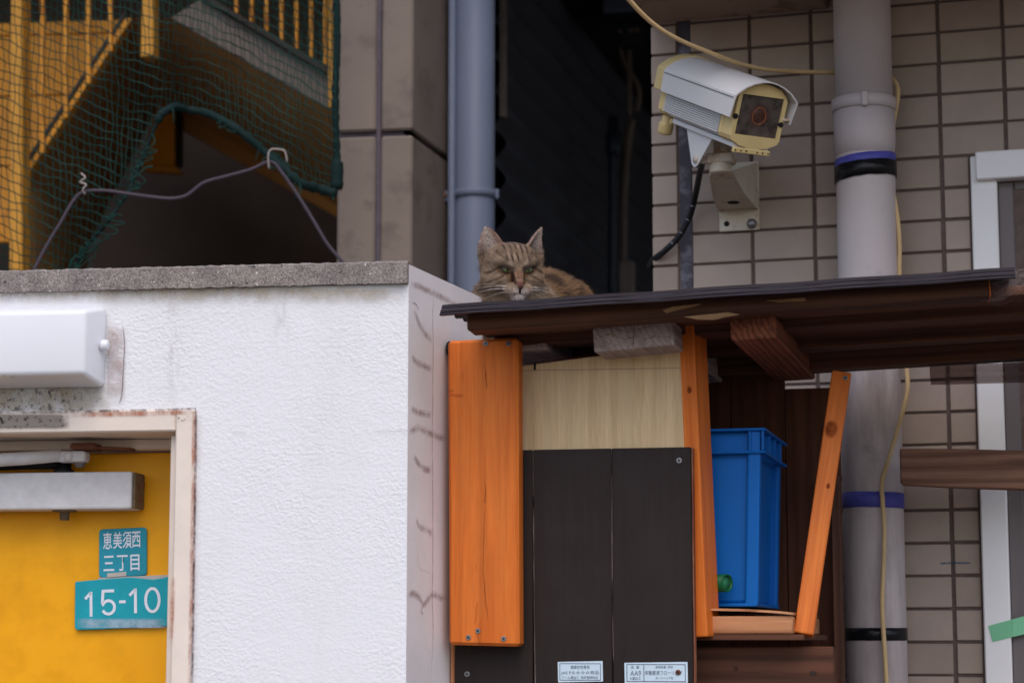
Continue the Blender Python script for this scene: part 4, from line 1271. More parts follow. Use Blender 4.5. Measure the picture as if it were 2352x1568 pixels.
# ================================================================== CABLES AT THE TILED WALL
tag(tube('hanging_cable', cr([P(1330, -190, 2.95), P(1425, -30, 3.0), P(1452, 8, 3.02), P(1500, 55, 3.05), P(1560, 92, 3.08), P(1640, 125, 3.12), P(1700, 147, 3.17), P(1760, 160, 3.21), P(1830, 165, 3.26), P(1912, 167, 3.30), P(1960, 168, 3.33)], 6), [.0034] * 61, M_['beige_cable'], None, 10),
    'beige cable drooping over the security camera to the drainpipe', 'cable')
pts = [(2040, 175, 3.29), (2058, 192, 3.28), (2063, 215, 3.27), (2056, 260, 3.265), (2046, 320, 3.26), (2045, 380, 3.255), (2049, 430, 3.26), (2060, 490, 3.26), (2066, 560, 3.26), (2066, 640, 3.26), (2076, 760, 3.25), (2083, 850, 3.24), (2084, 900, 3.235), (2066, 970, 3.225), (2042, 1050, 3.218), (2026, 1105, 3.218), (2027, 1150, 3.218), (2031, 1220, 3.218), (2029, 1300, 3.218), (2026, 1380, 3.218), (2029, 1450, 3.218), (2034, 1530, 3.218), (2040, 1640, 3.218)]
tag(tube('vertical_cable', cr([P(*p) for p in pts], 6), .0036, M_['beige_cable'], None, 10), 'beige cable taped down along the thick lilac-grey drainpipe', 'cable')

# ================================================================== SECURITY CAMERA
M_['cam_white'] = worn('white_camera_paint', lin(218, 214, 212), 0.45, 0.07, 8, bscale=300, bstr=0.06)
M_['cam_cream'] = worn('yellowed_camera_plastic', lin(224, 198, 140), 0.5, 0.14, 14, bscale=200, bstr=0.08, dirt=lin(190, 150, 92), dirt_at=0.6)
M_['brk'] = worn('stained_bracket_paint', lin(206, 194, 176), 0.5, 0.15, 20, bscale=200, bstr=0.1, dirt=lin(168, 132, 92), dirt_at=0.55)
t = NT('smudged_black_glass')
v = t.co()
n = t.noise(v, 45, 6, 0.6)
t.set(t.ramp(n, [(0.35, (0.035, 0.028, 0.025, 1)), (0.7, (0.12, 0.095, 0.082, 1))]), t.ramp(n, [(0.3, (0.15,) * 3), (0.7, (0.45,) * 3)]))
M_['cam_glass'] = t.m
M_['lens_ring'] = worn('orange_coated_lens_ring', (0.42, 0.14, 0.06, 1), 0.4, 0.1)
M_['lens_haze'] = decal_mat('reddish_lens_glint', lin(130, 66, 46), 90, 0.1, 0.6, 0.3)
cd = Vector((.425, -.808, -.397)).normalized()
ch = Vector((cd.x, cd.y, 0)).normalized() * .397 + Vector((0, 0, .918))
ch = (ch - cd * ch.dot(cd)).normalized()
cs = ch.cross(-cd).normalized()                       # to the viewer's right
if cs.x < 0: cs = -cs
CO = P(1745, 268, 3.10)
# local axes: x = right, y = up, z = forward
CM = Matrix(((cs.x, ch.x, cd.x, CO.x), (cs.y, ch.y, cd.y, CO.y), (cs.z, ch.z, cd.z, CO.z), (0, 0, 0, 1)))
cc = thing('security_camera', 'white security camera with yellowed front on a wall bracket', 'security camera', T.w(1690, 530, 0))
mmS = .001
def cpoly(pts): return [(x * mmS, y * mmS) for x, y in pts]
def csm(r): return [(x, y) for x, y in r]
bez = [(-43, 26), (-40, 32), (-28, 42), (-12, 47), (0, 48), (12, 47), (28, 42), (40, 32), (43, 26), (43, -33), (40, -39), (24, -46), (8, -49), (-8, -49), (-24, -46), (-40, -39), (-43, -33)]
def ring_prism(name, outer, hw, hh, z0, z1, mat, parent):
    """plate with a rectangular opening"""
    inner = []
    for (x, y) in outer:
        k = min(hw / abs(x) if abs(x) > 1e-6 else 1e9, hh / abs(y) if abs(y) > 1e-6 else 1e9)
        inner.append((x * k, y * k))
    # snap nearest vertices to the opening's corners
    for sx in (-1, 1):
        for sy in (-1, 1):
            i = min(range(len(inner)), key=lambda q: (inner[q][0] - sx * hw) ** 2 + (inner[q][1] - sy * hh) ** 2)
            inner[i] = (sx * hw, sy * hh)
    n = len(outer)
    V = [(x * mmS, y * mmS, z1 * mmS) for x, y in outer] + [(x * mmS, y * mmS, z1 * mmS) for x, y in inner] + \
        [(x * mmS, y * mmS, z0 * mmS) for x, y in outer] + [(x * mmS, y * mmS, (z1 - 4) * mmS) for x, y in inner]
    Fc = []
    for k in range(n):
        k2 = (k + 1) % n
        Fc += [(k, k2, n + k2, n + k), (k, 2 * n + k, 2 * n + k2, k2), (n + k, n + k2, 3 * n + k2, 3 * n + k)]
    Fc.append(tuple(2 * n + k for k in range(n)))
    me = bpy.data.meshes.new(name); me.from_pydata(V, [], Fc)
    bm = bmesh.new(); bm.from_mesh(me); bmesh.ops.recalc_face_normals(bm, faces=bm.faces); bm.to_mesh(me); bm.free()
    return obj(name, me, mat, parent, CM)
bezel = ring_prism('front_bezel', bez, 36.5, 30, -26, 0, M_['cam_cream'], cc)
box('bezel_collar', CM, (-.044, -.0395), (-.036, .008), (-.036, -.0265), M_['cam_cream'], cc, .002)
prism('rear_flange', CM, cpoly([(x * 1.03, y * 1.02) for x, y in bez]), -.034, -.0265, M_['cam_cream'], cc, .001)
box('front_glass', CM, (-.0362, .0362), (-.0297, .0297), (-.006, -.0025), M_['cam_glass'], cc, 0)
# lens ring
V_, F_ = tube_geo([Vector((.0115 * math.cos(a), .0125 * math.sin(a), -.0018)) for a in [2 * math.pi * k / 32 for k in range(33)]], .0005, 6, cap=False)
me = bpy.data.meshes.new('lens_ring'); me.from_pydata(V_, [], F_)
obj('lens_ring', me, M_['lens_ring'], cc, CM)
disc_mark('lens_glint', CM @ Matrix.Translation((0, 0, -.0020)), .021, .021, M_['lens_haze'], cc)
lathe('lens', CM @ Matrix.Translation((0, 0, -.0024)), [(.0095, 0), (.0095, .0003), (.003, .0003)], M_['cam_glass'], cc, 24)
for (x, y) in ((-46, -4), (44, -8)):
    lathe('bezel_screw', CM @ Matrix.Translation((x * mmS * .9, y * mmS, .0002)), [(.0042, -.002), (.0042, .0006), (.003, .0008)], M_['slot'], cc, 12)
box('shield_tab', CM, (.040, .055), (-.002, .002), (-.004, .002), M_['brk'], cc, .0008)
# sun shield: arched plate swept along the housing
arch = [(-54, -6), (-55, 27), (-52, 31), (-40, 41), (-26, 48), (-12, 52), (0, 53), (12, 52), (26, 48), (40, 41), (52, 31), (55, 27), (54, -6)]
V_, F_ = [], []
zs = (-.203, -.10, .010)
for z in zs:
    for (x, y) in arch: V_.append((x * mmS, y * mmS, z - (.006 if (z > 0 and y < 0) else 0)))
    for (x, y) in arch: V_.append((x * mmS * .968, (y - (1.6 if y > 0 else 0)) * mmS, z - (.006 if (z > 0 and y < 0) else 0)))
m = len(arch)
for i in range(2):
    a, b = i * 2 * m, (i + 1) * 2 * m
    for k in range(m - 1):
        F_ += [(a + k, a + k + 1, b + k + 1, b + k), (a + m + k, b + m + k, b + m + k + 1, a + m + k + 1)]
    F_ += [(a, b, b + m, a + m), (a + m - 1, a + 2 * m - 1, b + 2 * m - 1, b + m - 1)]
for e in (0, 4 * m):
    for k in range(m - 1): F_.append((e + k, e + k + 1, e + m + k + 1, e + m + k))
me = bpy.data.meshes.new('sun_shield'); me.from_pydata(V_, [], F_)
bm = bmesh.new(); bm.from_mesh(me); bmesh.ops.recalc_face_normals(bm, faces=bm.faces); bm.to_mesh(me); bm.free()
o = obj('sun_shield', me, M_['cam_white'], cc, CM)
o.data.polygons.foreach_set('use_smooth', [True] * len(o.data.polygons))
o.data.set_sharp_from_angle(angle=math.radians(32))
box('shield_seam', CM, (-.0556, -.0548), (.0225, .0238), (-.2, .005), M_['win_grey'], cc, 0)
prism('rear_cap', CM, cpoly([(x * 1.03, y * 1.03 + .3) for x, y in arch]), -.224, -.2035, M_['cam_cream'], cc, .002)
prism('rear_cover', CM, cpoly([(-42, -6.5), (42, -6.5), (42, -36), (34, -42), (-34, -42), (-42, -36)][::-1]), -.222, -.204, M_['cam_cream'], cc, .002)
prism('housing', CM, cpoly([(-39, -5), (39, -5), (39, -36), (28, -43), (-28, -43), (-39, -36)][::-1]), -.2035, -.0345, M_['cam_white'], cc, .001)
for k in range(9):
    y = -8 - k * 3.3
    prism('cooling_fin', CM, cpoly([(-43.5, y - 1.0), (-39.05, y - 1.2), (-39.05, y + 1.2), (-43.5, y + 1.0)]), -.2025, -.037, M_['cam_white'], cc, 0)
box('base_rail', CM, (-.033, .030), (-.0505, -.0435), (-.185, -.004), M_['cam_white'], cc, .001)
box('rail_lip', CM, (-.034, .031), (-.057, -.0492), (-.0035, .001), M_['cam_cream'], cc, .001)
for k in range(7):
    x = -30 + k * 9.6
    if k == 3: continue
    lathe('lip_hole', CM @ Matrix.Translation((x * mmS, -.0532, .0011)), [(.0014, -.001), (.0014, .0003)], M_['slot'], cc, 8)
box('rail_stop', CM, (-.035, -.028), (-.0530, -.0445), (-.190, -.1852), M_['cam_cream'], cc, .001)
gland = CM @ Matrix.Translation((-.026, -.044, -.212)) @ Matrix.Rotation(math.pi / 2, 4, 'X')
lathe('cable_gland', gland, [(.0085, 0), (.0085, .010), (.0110, .011), (.0118, .014), (.0118, .026), (.0095, .029), (.008, .0295)], M_['cam_cream'], cc, 12)
# knuckle under the rail
for sx in (-.026, .018):
    M2 = CM @ Matrix.Translation((sx, 0, 0)) @ Matrix.Rotation(math.pi / 2, 4, 'Y')
    prism('knuckle_cheek', M2, [(.150, -.0506), (.072, -.0506), (.098, -.098), (.106, -.1035), (.115, -.099)], -.0012, .0012, M_['brk'] if sx > 0 else M_['cam_white'], cc, .0006)
kc = (CM @ Vector((-.004, -.094, -.102)))
tube('knuckle_bolt', [CM @ Vector((-.030, -.090, -.104)), CM @ Vector((.024, -.090, -.104))], .0055, M_['brk'], cc, 12)
kp = P(1655, 372, kc.y)
box('swivel_plate', Fr(kp, 17).M, (-.019, .021), (-.004, .011), (-.016, .016), M_['brk'], cc, .002)
box('swivel_block', Fr(kp, 17).M, (-.010, .014), (.0112, .034), (-.010, .010), M_['brk'], cc, .003)
lathe('swivel_collar', up_matrix(kp - Vector((0, 0, .018))), [(.0165, 0), (.0170, .002), (.0170, .013), (.0165, .0138)], M_['brk'], cc, 24)
# wall bracket
ny = (kp - T.o).dot(T.n)                               # how far the collar stands off the wall
w0, w1 = T.l(1652, 378, .004), T.l(1746, 529, .004)
box('wall_plate', T.M, (w0[0], w1[0]), (w1[1], w0[1]), (.0055, .0105), M_['brk'], cc, .0015)
ua, ub = (kp - T.o).dot(T.u) - .0165, (kp - T.o).dot(T.u) + .0165
vk = (kp - T.o).z - .018
vlo = T.l(1690, 482, .011)[1]
u2, u3 = w0[0] + .001, w1[0] - .004
top = [T.at(ua, vk, ny - .005), T.at(ub, vk, ny - .005)]
bot = [T.at(u2, vlo, .011), T.at(u3, vlo, .011)]
th = Vector((0, 0, .003))
V_ = [top[0], top[1], bot[1], bot[0]]
mid = [(top[0] * .5 + bot[0] * .5) + T.n * .010 - Vector((0, 0, .006)), (top[1] * .5 + bot[1] * .5) + T.n * .010 - Vector((0, 0, .006))]
V_ = [top[0], top[1], mid[1], mid[0], bot[1], bot[0]]
V_ = V_ + [p + th for p in V_]
F_ = [(0, 1, 2, 3), (3, 2, 4, 5), (6, 9, 8, 7), (9, 11, 10, 8), (0, 3, 9, 6), (3, 5, 11, 9), (1, 7, 8, 2), (2, 8, 10, 4), (0, 6, 7, 1), (5, 4, 10, 11)]
mesh_world('bracket_arm', V_, F_, M_['brk'], cc)
for (p0, p1, q) in ((top[1], bot[1], 1), (top[0], bot[0], -1)):
    wt = T.at(u3 if q > 0 else u2, w0[1] - .002, .011)
    off = T.u * (.0025 * q)
    pm_ = (p0 + p1) / 2 + T.n * .010 - Vector((0, 0, .006))
    V_ = [p0 + off * .2, p0 + Vector((0, 0, .004)), wt, p1, pm_]
    V_ = [p0 + Vector((0, 0, .004)), wt, p1 - Vector((0, 0, .001)), pm_ - Vector((0, 0, .001)), p0 - Vector((0, 0, .001))]
    V2 = [p + off for p in V_]
    F_ = [(0, 1, 2, 3, 4), (9, 8, 7, 6, 5)] + [(i, 5 + i, 5 + (i + 1) % 5, (i + 1) % 5) for i in range(5)]
    mesh_world('bracket_flange', V_ + V2, F_, M_['brk'], cc)
hc = (mid[0] + mid[1]) * .25 + (bot[0] + bot[1]) * .25
hn = (mid[1] - mid[0]).cross(bot[0] - mid[0]).normalized()
if hn.dot(EYE - hc) < 0: hn = -hn
lathe('cable_hole', axis_matrix(hc + hn * .0003, hn), [(.0098, -.001), (.0098, .0004)], M_['slot'], cc, 20)
for (x, y, r, mt) in ((1727, 390, .0085, 'steel'), (1727, 514, .0085, 'steel')):
    lathe('anchor_bolt', axis_matrix(T.at(*T.l(x, y, .011), .0106), T.n), [(r, 0), (r, .002), (r * .72, .0025), (r * .70, .0065), (r * .4, .008)], M_[mt], cc, 12)
lathe('spare_hole', axis_matrix(T.at(*T.l(1669, 514, .011), .0106), T.n), [(.0045, -.001), (.0045, .0004)], M_['slot'], cc, 14)
# black corrugated lead
lp = cr([kc + Vector((-.02, .03, .005)), P(1612, 372, 3.28), P(1607, 400, 3.33), P(1597, 450, 3.38), P(1583, 500, 3.40), P(1558, 545, 3.41), P(1525, 578, 3.42), P(1500, 597, 3.45), P(1492, 612, 3.50)], 14)
tube('camera_lead', lp, [.0047 + (.0006 if i % 2 else 0) for i in range(len(lp))], M_['black'], cc, 10)
M_['speck'] = worn('pale_cable_mark', lin(170, 170, 180), 0.6, 0.1)
for i in range(22, len(lp) - 12, 9):
    d = (lp[i + 1] - lp[i]).normalized()
    a_ = d.cross(Vector((0, 1, 0))).normalized()
    pts_ = [lp[i] + (a_ * math.cos(q) + Vector((0, -1, 0)) * math.sin(q)) * .0052 for q in (1.2, 1.6, 2.0, 2.4)]
    tube('lead_mark', pts_, .0006, M_['speck'], cc, 5)

# ================================================================== RIGHT EDGE: RAIL, TRANSLUCENT SHEET, GREEN TAPE
RF = Fr(P(2200, 1075, 3.12), 15)
rl = prism('wooden_rail', RF.M, [RF.l(2066, 1030), RF.l(2200, 1030), RF.l(2420, 1036), RF.l(2420, 1126), RF.l(2200, 1119), RF.l(2068, 1112)][::-1], -.03, 0, M_['rail'], None, .002)
tag(rl, 'faded brown wooden rail crossing the tiled wall and window frame', 'rail')
tsh = thing('translucent_sheet', 'smoky translucent corrugated sheet jutting out below the roof at right', 'roof sheet', RF.w(2250, 880, .02))
V_, F_ = [], []
for i in range(41):
    q = i / 40
    y = 838 + 46 * q
    off = .006 * math.cos(q * 2 * math.pi * 2.2)
    for x in (2134 + 4 * q, 2480):
        V_.append(RF.w(x, y - (x - 2134) * .025, .03 - .07 * q + off))
for i in range(40): F_.append((2 * i, 2 * i + 1, 2 * i + 3, 2 * i + 2))
mesh_world('sheet', V_, F_, M_['sheet_clear'], tsh, True)
t = NT('green_masking_tape')
v = t.co((1, 1, 1))
wv = t.new('TexWave', wave_type='BANDS', bands_direction='X'); wv.inputs['Scale'].default_value = 160
t.link(v, wv.inputs['Vector'])
t.set(t.ramp(wv.outputs['Fac'], [(0.3, (0.16, 0.50, 0.26, 1)), (0.7, (0.26, 0.60, 0.38, 1))]), 0.6)
M_['gtape'] = t.m
gt2 = thing('green_tape', 'green masking tape strip across the lower white window frame', 'tape', T.w(2300, 1465, .02))
pprism('tape_strip', T, [(2270, 1436), (2327, 1421), (2329, 1461), (2280, 1473)][::-1], .0192, .0006, M_['gtape'], gt2, 0)
V_ = [T.w(2327, 1421, .0192), T.w(2329, 1461, .0192), T.w(2420, 1440, .006), T.w(2420, 1395, .006)]
mesh_world('tape_tail', V_, [(0, 1, 2, 3)], M_['gtape'], gt2)

# cobweb at the right end of the roof
M_['web'] = worn('dusty_cobweb', lin(150, 132, 130), 0.9, 0.1)
V_, F_ = [], []
anchors_a = [P(2262 + random.uniform(-3, 3), 690 - i * 2.6 + random.uniform(-2, 2), 2.66) for i in range(26)]
anchors_b = [P(2325 + random.uniform(0, 34), 618 + i * 1.3 + random.uniform(-3, 3), 2.62) for i in range(26)]
for i in range(60):
    a = random.choice(anchors_a); b = random.choice(anchors_b)
    sag = random.uniform(.004, .016)
    pts_ = [a.lerp(b, q / 8) - Vector((0, 0, sag * 4 * (q / 8) * (1 - q / 8))) for q in range(9)]
    tube_geo(pts_, random.uniform(.00008, .00022), 3, V_, F_)
for i in range(50):
    a = random.choice(anchors_a); b = P(random.uniform(2130, 2260), random.uniform(640, 690), 2.66)
    c = random.choice(anchors_b)
    q = random.random(); m_ = a.lerp(c, q)
    tube_geo([m_, m_ + Vector((random.uniform(-.02, .02), random.uniform(-.01, .01), random.uniform(-.015, .005)))], .0001, 3, V_, F_)
for k in range(3):
    pts_ = [P(2130 + (2262 - 2130) * q / 8, 676 - 12 * q / 8 + random.uniform(-2, 2), 2.655) for q in range(9)]
    tube_geo(pts_, .00022, 3, V_, F_)
wb_ = mesh_world('cobweb', V_, F_, M_['web'])
tag(wb_, 'dusty grey cobweb strands at the right end of the roof', 'cobweb', kind='stuff')

# ================================================================== STAIRS BEHIND THE NET
M_['y_steel'] = worn('yellow_stair_paint', (0.52, 0.25, 0.035, 1), 0.55, 0.25, 10, dirt=(0.40, 0.17, 0.03, 1), dirt_at=0.6)
M_['y_board'] = worn('orange_yellow_board', (0.58, 0.25, 0.028, 1), 0.6, 0.3, 7, dirt=(0.36, 0.13, 0.018, 1), dirt_at=0.55)
M_['soffit_b'] = worn('brown_stair_soffit', (0.52, 0.265, 0.085, 1), 0.8, 0.25, 6)
M_['grey_str'] = worn('grey_stringer_paint', lin(104, 94, 87), 0.7, 0.15, 8)
M_['dk_rail'] = worn('dark_brown_rail', (0.03, 0.02, 0.015, 1), 0.5, 0.2)
G = Fr(P(400, 300, 4.35), 8)
stairs = thing('yellow_staircase', 'yellow steel staircase with balusters behind the green net', 'staircase', G.at(0, -G.o.z, -.5))
# right flight
pprism('stringer', G, [(391, 42), (460, -2), (775, 186), (775, 262), (751, 249)][::-1], 0, .03, M_['grey_str'], stairs, .002)
pprism('handrail', G, [(455, -8), (480, -8), (778, 168), (778, 188)][::-1], .02, .05, M_['dk_rail'], stairs, .002)
for x in (542, 577, 611, 646, 680, 714, 746):
    yb_ = (x - 480) * .59 - 2
    pprism('baluster', G, [(x - 4, -260), (x + 4, -260), (x + 4, yb_), (x - 4, yb_)][::-1], 0, .012, M_['y_board'], stairs, .001)
pprism('newel_post', G, [(752, -260), (764, -260), (766, 248), (754, 248)][::-1], .035, .03, M_['y_steel'], stairs, .002)
# undersides: near rim in front, far rim 0.9 m further back
near = [P(391, 42, 4.36), P(775, 262, 4.31)]
C_ = P(300, 46, 4.37); B_ = P(61, 403, 4.40); A_ = P(52, 660, 4.40)
far = [P(405, 268, 5.25), P(700, 440, 5.2), P(800, 500, 5.18)]
Cf, Bf = P(350, 268, 5.25), P(205, 560, 5.28)
mesh_world('flight_soffit', [near[0], near[1], far[2], far[0]], [(0, 1, 2, 3)], M_['soffit_b'], stairs)
mesh_world('landing_soffit', [C_, near[0], far[0], Cf], [(0, 1, 2, 3)], M_['soffit_b'], stairs)
mesh_world('flight_soffit', [B_, C_, Cf, Bf, A_, P(190, 700, 5.28)], [(0, 1, 2, 3), (4, 0, 3, 5)], M_['soffit_b'], stairs)
M_['hanger'] = worn('orange_hanger_paint', (0.80, 0.34, 0.03, 1), 0.5, 0.15, 8)
G2 = Fr(P(400, 300, 5.2), 8)
pprism('far_stringer', G2, [(405, 255), (800, 478), (800, 512), (405, 290)][::-1], .02, .04, M_['soffit_b'], stairs, .002)
pprism('hanger_post', G2, [(362, 240), (401, 240), (402, 383), (318, 388)][::-1], .06, .03, M_['hanger'], stairs, .002)
pprism('hanger_foot', G2, [(318, 384), (402, 380), (416, 396), (404, 398), (330, 392)][::-1], .09, .03, M_['y_board'], stairs, .001)
pprism('dark_post', G2, [(402, 200), (412, 200), (413, 380), (403, 380)][::-1], .07, .03, M_['dk_rail'], stairs, .001)
# left flight: stringer strip, boards behind, balusters
pprism('stringer', G, [(61, 403), (45, 398), (283, 40), (302, 44)], -.0, .03, M_['y_board'], stairs, .002)
pprism('stringer_edge', G, [(48, 398), (56, 370), (290, 20), (285, 40)], .006, .02, M_['dk_rail'], stairs, .001)
G3 = Fr(P(150, 250, 4.62), 8)
yl = [62, 92, 228, 386, 560]
for i in range(4):
    y0, y1 = yl[i], yl[i + 1]
    f0 = lambda x, y: y - x * .055 * (1 - (y - 60) / 900)
    # right end follows the stringer
    xr = lambda y: 300 - (y - 46) * .67 + 30
    pprism('wall_board', G3, [(-260, y0), (max(xr(y0), 30), f0(max(xr(y0), 30), y0)), (max(xr(y1), 30), f0(max(xr(y1), 30), y1 - 3)), (-260, y1 - 3)][::-1], .0, .02, M_['y_board'], stairs, .002)
for x, w in ((96, 9), (150, 8), (202, 9), (252, 9)):
    yb_ = 403 - (x - 61) * 1.494
    pprism('baluster', G, [(x - w / 2, -260), (x + w / 2, -260), (x + w / 2, yb_), (x - w / 2, yb_)][::-1], .01, .012, M_['y_board'], stairs, .001)
pprism('newel_post', G, [(26, -260), (52, -260), (50, 700), (20, 700)][::-1], .05, .05, M_['y_steel'], stairs, .003)
pprism('newel_post', G, [(331, -260), (352, -260), (352, 128), (322, 132)][::-1], .04, .04, M_['y_steel'], stairs, .003)

# ================================================================== GREEN NET
M_['net'] = worn('green_net_cord', (0.004, 0.040, 0.032, 1), 0.7, 0.3, 30)
M_['rope'] = worn('dark_green_rope', (0.003, 0.016, 0.016, 1), 0.8, 0.3, 60, bscale=300, bstr=0.6, bdist=0.002)
nett = thing('safety_net', 'green mesh safety net hung in front of the yellow staircase', 'net', P(400, 620, 3.8))
bx = [-220, 155, 200, 240, 290, 330, 352, 370, 400, 480, 545, 610, 690, 775]
by = [640, 640, 566, 520, 450, 360, 300, 262, 246, 262, 298, 350, 420, 446]
def yb(x): return float(np.interp(x, bx, by))
def netY(x, y): return 3.80 + .03 * math.sin(x * .013 + y * .004) + .018 * math.sin(x * .045 + .6 * math.sin(y * .01)) + .012 * math.sin(y * .021 + x * .008)
gx = [-200, 0, 300, 340, 480, 560, 790]
gy = [-79, 0, 118, 128, 168, 205, 335]
def gline(x): return float(np.interp(x, gx, gy))
V_, F_ = [], []
xsn = [-200.0]
while xsn[-1] < 768:
    x = xsn[-1]
    xsn.append(x + float(np.interp(x, [0, 250, 420, 770], [14.4, 13.2, 10.0, 8.8])))
def wob(x, y): return 5.0 * math.sin(y * .012 + x * .02) + 2.0 * math.sin(y * .05 + x * .3)
for x in xsn:
    ys = np.arange(-248, min(yb(x), 640) + 1, 13.0)
    if len(ys) < 3: continue
    pts_ = [P(x + wob(x, y) + (y * .012), y, netY(x, y)) for y in ys]
    tube_geo(pts_, .0007, 4, V_, F_, False)
k0 = -26
for k in range(k0, 30):
    base = k * 22.5
    run = []
    for x in np.arange(-200, 776, 9.0):
        y = base + gline(x) + 3.0 * math.sin(x * .05 + k) + 2.0 * math.sin(x * .11 + k * 2.1)
        if -245 < y < min(yb(x), 640):
            run.append(P(x, y, netY(x, y) - .0012))
        else:
            if len(run) > 2: tube_geo(run, .00105, 4, V_, F_, False)
            run = []
    if len(run) > 2: tube_geo(run, .00105, 4, V_, F_, False)
o = mesh_world('netting', V_, F_, M_['net'], nett)
tag(o, kind='stuff')
edge = [(x, yb(x)) for x in (160, 200, 240, 265, 290, 310, 330, 345, 360, 372, 386, 400, 430, 480, 545, 610, 650, 690, 730, 772)]
ep = cr([P(x, y, netY(x, y) - .006) for x, y in edge], 6)
rad = []
for i in range(len(ep)):
    q = i / len(ep)
    rad.append((.003 if q < .42 else .0072 if q < .8 else .0085) * (1 + .12 * math.sin(i * 1.9) + random.uniform(-.15, .15)))
tube('border_rope', ep, rad, M_['rope'], nett, 9)
vp = cr([P(772 + 2 * math.sin(y * .02), y, 3.79) for y in range(-242, 460, 26)], 4)
tube('border_rope', vp, [.0066 * (1 + .1 * math.sin(i * 1.3) + random.uniform(-.12, .12)) + (.005 if i > 94 else 0) for i in range(len(vp))], M_['rope'], nett, 9)
for k in range(26):                                    # loose gathered cords along the slanting border
    q = random.random()
    i = int(q * 50)
    p = ep[i]
    a = random.uniform(.012, .035)
    loop = [p + Vector((random.uniform(-.01, .01), -.004, random.uniform(-.01, .01)))]
    dx, dz = random.uniform(-.2, .8), random.uniform(-1, .1)
    loop += [p + Vector((dx * a + .008, -.008, dz * a)), p + Vector((dx * a * 1.2 - .008, -.006, dz * a * 1.5)), ep[max(0, i - random.randint(2, 7))] + Vector((random.uniform(-.006, .006), -.004, 0))]
    tube('loose_cord', cr(loop, 5), .0011, M_['net'], nett, 5)
for k in range(14):
    i = random.randint(60, len(ep) - 2)
    p = ep[i]
    tube('loose_cord', cr([p, p + Vector((random.uniform(-.012, .012), -.012, random.uniform(-.02, .012))), p + Vector((random.uniform(-.02, .02), -.008, random.uniform(-.035, .0)))], 4), .001, M_['net'], nett, 5)
M_['grey_cable'] = worn('dusty_grey_cable', lin(70, 62, 72), 0.6, 0.2, 20)
M_['white_tie'] = worn('white_plastic_tie', lin(158, 146, 142), 0.6, 0.1)
cpts = [(70, 640), (84, 608), (112, 556), (140, 510), (168, 462), (192, 441), (240, 438), (292, 445), (345, 452), (395, 456), (430, 448), (468, 420), (520, 405), (575, 390), (622, 372), (650, 400), (685, 450), (722, 510), (752, 560), (790, 606), (815, 640)]
tag(tube('sagging_cable', cr([P(x, y, 3.74) for x, y in cpts], 6), .0031, M_['grey_cable'], None, 8), 'dusty grey cable sagging across the dark stair opening below the net', 'cable')
tie1 = cr([P(186, 398, 3.735), P(196, 408, 3.73), P(184, 418, 3.735), P(198, 424, 3.728), P(190, 436, 3.73), P(196, 446, 3.735)], 5)
tag(tube('cable_tie', tie1, .0016, M_['white_tie'], None, 6), 'white twisted tie on the grey cable, left of the net border', 'cable tie', 'white ties on the sagging cable')
tie2 = cr([P(618, 388, 3.735), P(616, 360, 3.73), P(622, 344, 3.73), P(640, 343, 3.73), P(654, 348, 3.73), P(660, 372, 3.735)], 5)
tag(tube('cable_tie', tie2, .0016, M_['white_tie'], None, 6), 'white looped tie where the grey cable peaks at the net border', 'cable tie', 'white ties on the sagging cable')

# ================================================================== CAT
# head frame in millimetres: x to the viewer's right, y forward (towards the street), z up
hc_px = (1176, 621)
HC = P(*hc_px, 3.03)
vd = (HC - EYE).normalized()
v_r = Vector((0, 0, 1)).cross(-vd).normalized(); v_r = v_r if v_r.x > 0 else -v_r
v_t = -vd
v_u = v_t.cross(v_r).normalized(); v_u = v_u if v_u.z > 0 else -v_u
CATS = 1.034e-3
yawc = math.radians(14)
# body axes (unturned) and head axes (turned to the viewer's right)
h_f = (v_t * math.cos(yawc) + v_r * math.sin(yawc))
h_r = (v_r * math.cos(yawc) - v_t * math.sin(yawc))
BR = np.array([v_r, v_t, v_u])                          # body-frame rows
HR = np.array([h_r, h_f, v_u])
H2B = np.array([[math.cos(yawc), math.sin(yawc), 0], [-math.sin(yawc), math.cos(yawc), 0], [0, 0, 1]])   # body coords -> head coords
H2B = np.array([[math.cos(yawc), -math.sin(yawc), 0], [math.sin(yawc), math.cos(yawc), 0], [0, 0, 1]])
# p_head = H2B @ p_body  (x_h = x cos - y sin ; y_h = x sin + y cos)
roof_n = np.array([RM.col[2].x, RM.col[2].y, RM.col[2].z])
roof_p = np.array(RM @ Vector((0, 0, .0115)))

res = 1.6
gx_ = np.arange(-66, 134, res, dtype=np.float32)
gy_ = np.arange(-262, 58, res, dtype=np.float32)
gz_ = np.arange(-112, 68, res, dtype=np.float32)
X, Yg, Z = np.meshgrid(gx_, gy_, gz_, indexing='ij')

def smin(a, b, k):
    h = np.clip(.5 + .5 * (b - a) / k, 0, 1)
    return b + (a - b) * h - k * h * (1 - h)
def ell(x, y, z, c, r):
    a = ((x - c[0]) / r[0]); b = ((y - c[1]) / r[1]); d = ((z - c[2]) / r[2])
    k0 = np.sqrt(a * a + b * b + d * d)
    return (k0 - 1) * min(r)
def cap(x, y, z, a, b, ra, rb):
    ax, ay, az = b[0] - a[0], b[1] - a[1], b[2] - a[2]
    L = ax * ax + ay * ay + az * az
    t = np.clip(((x - a[0]) * ax + (y - a[1]) * ay + (z - a[2]) * az) / L, 0, 1)
    return np.sqrt((x - a[0] - t * ax) ** 2 + (y - a[1] - t * ay) ** 2 + (z - a[2] - t * az) ** 2) - (ra + (rb - ra) * t)
hx = H2B[0, 0] * X + H2B[0, 1] * Yg
hy = H2B[1, 0] * X + H2B[1, 1] * Yg
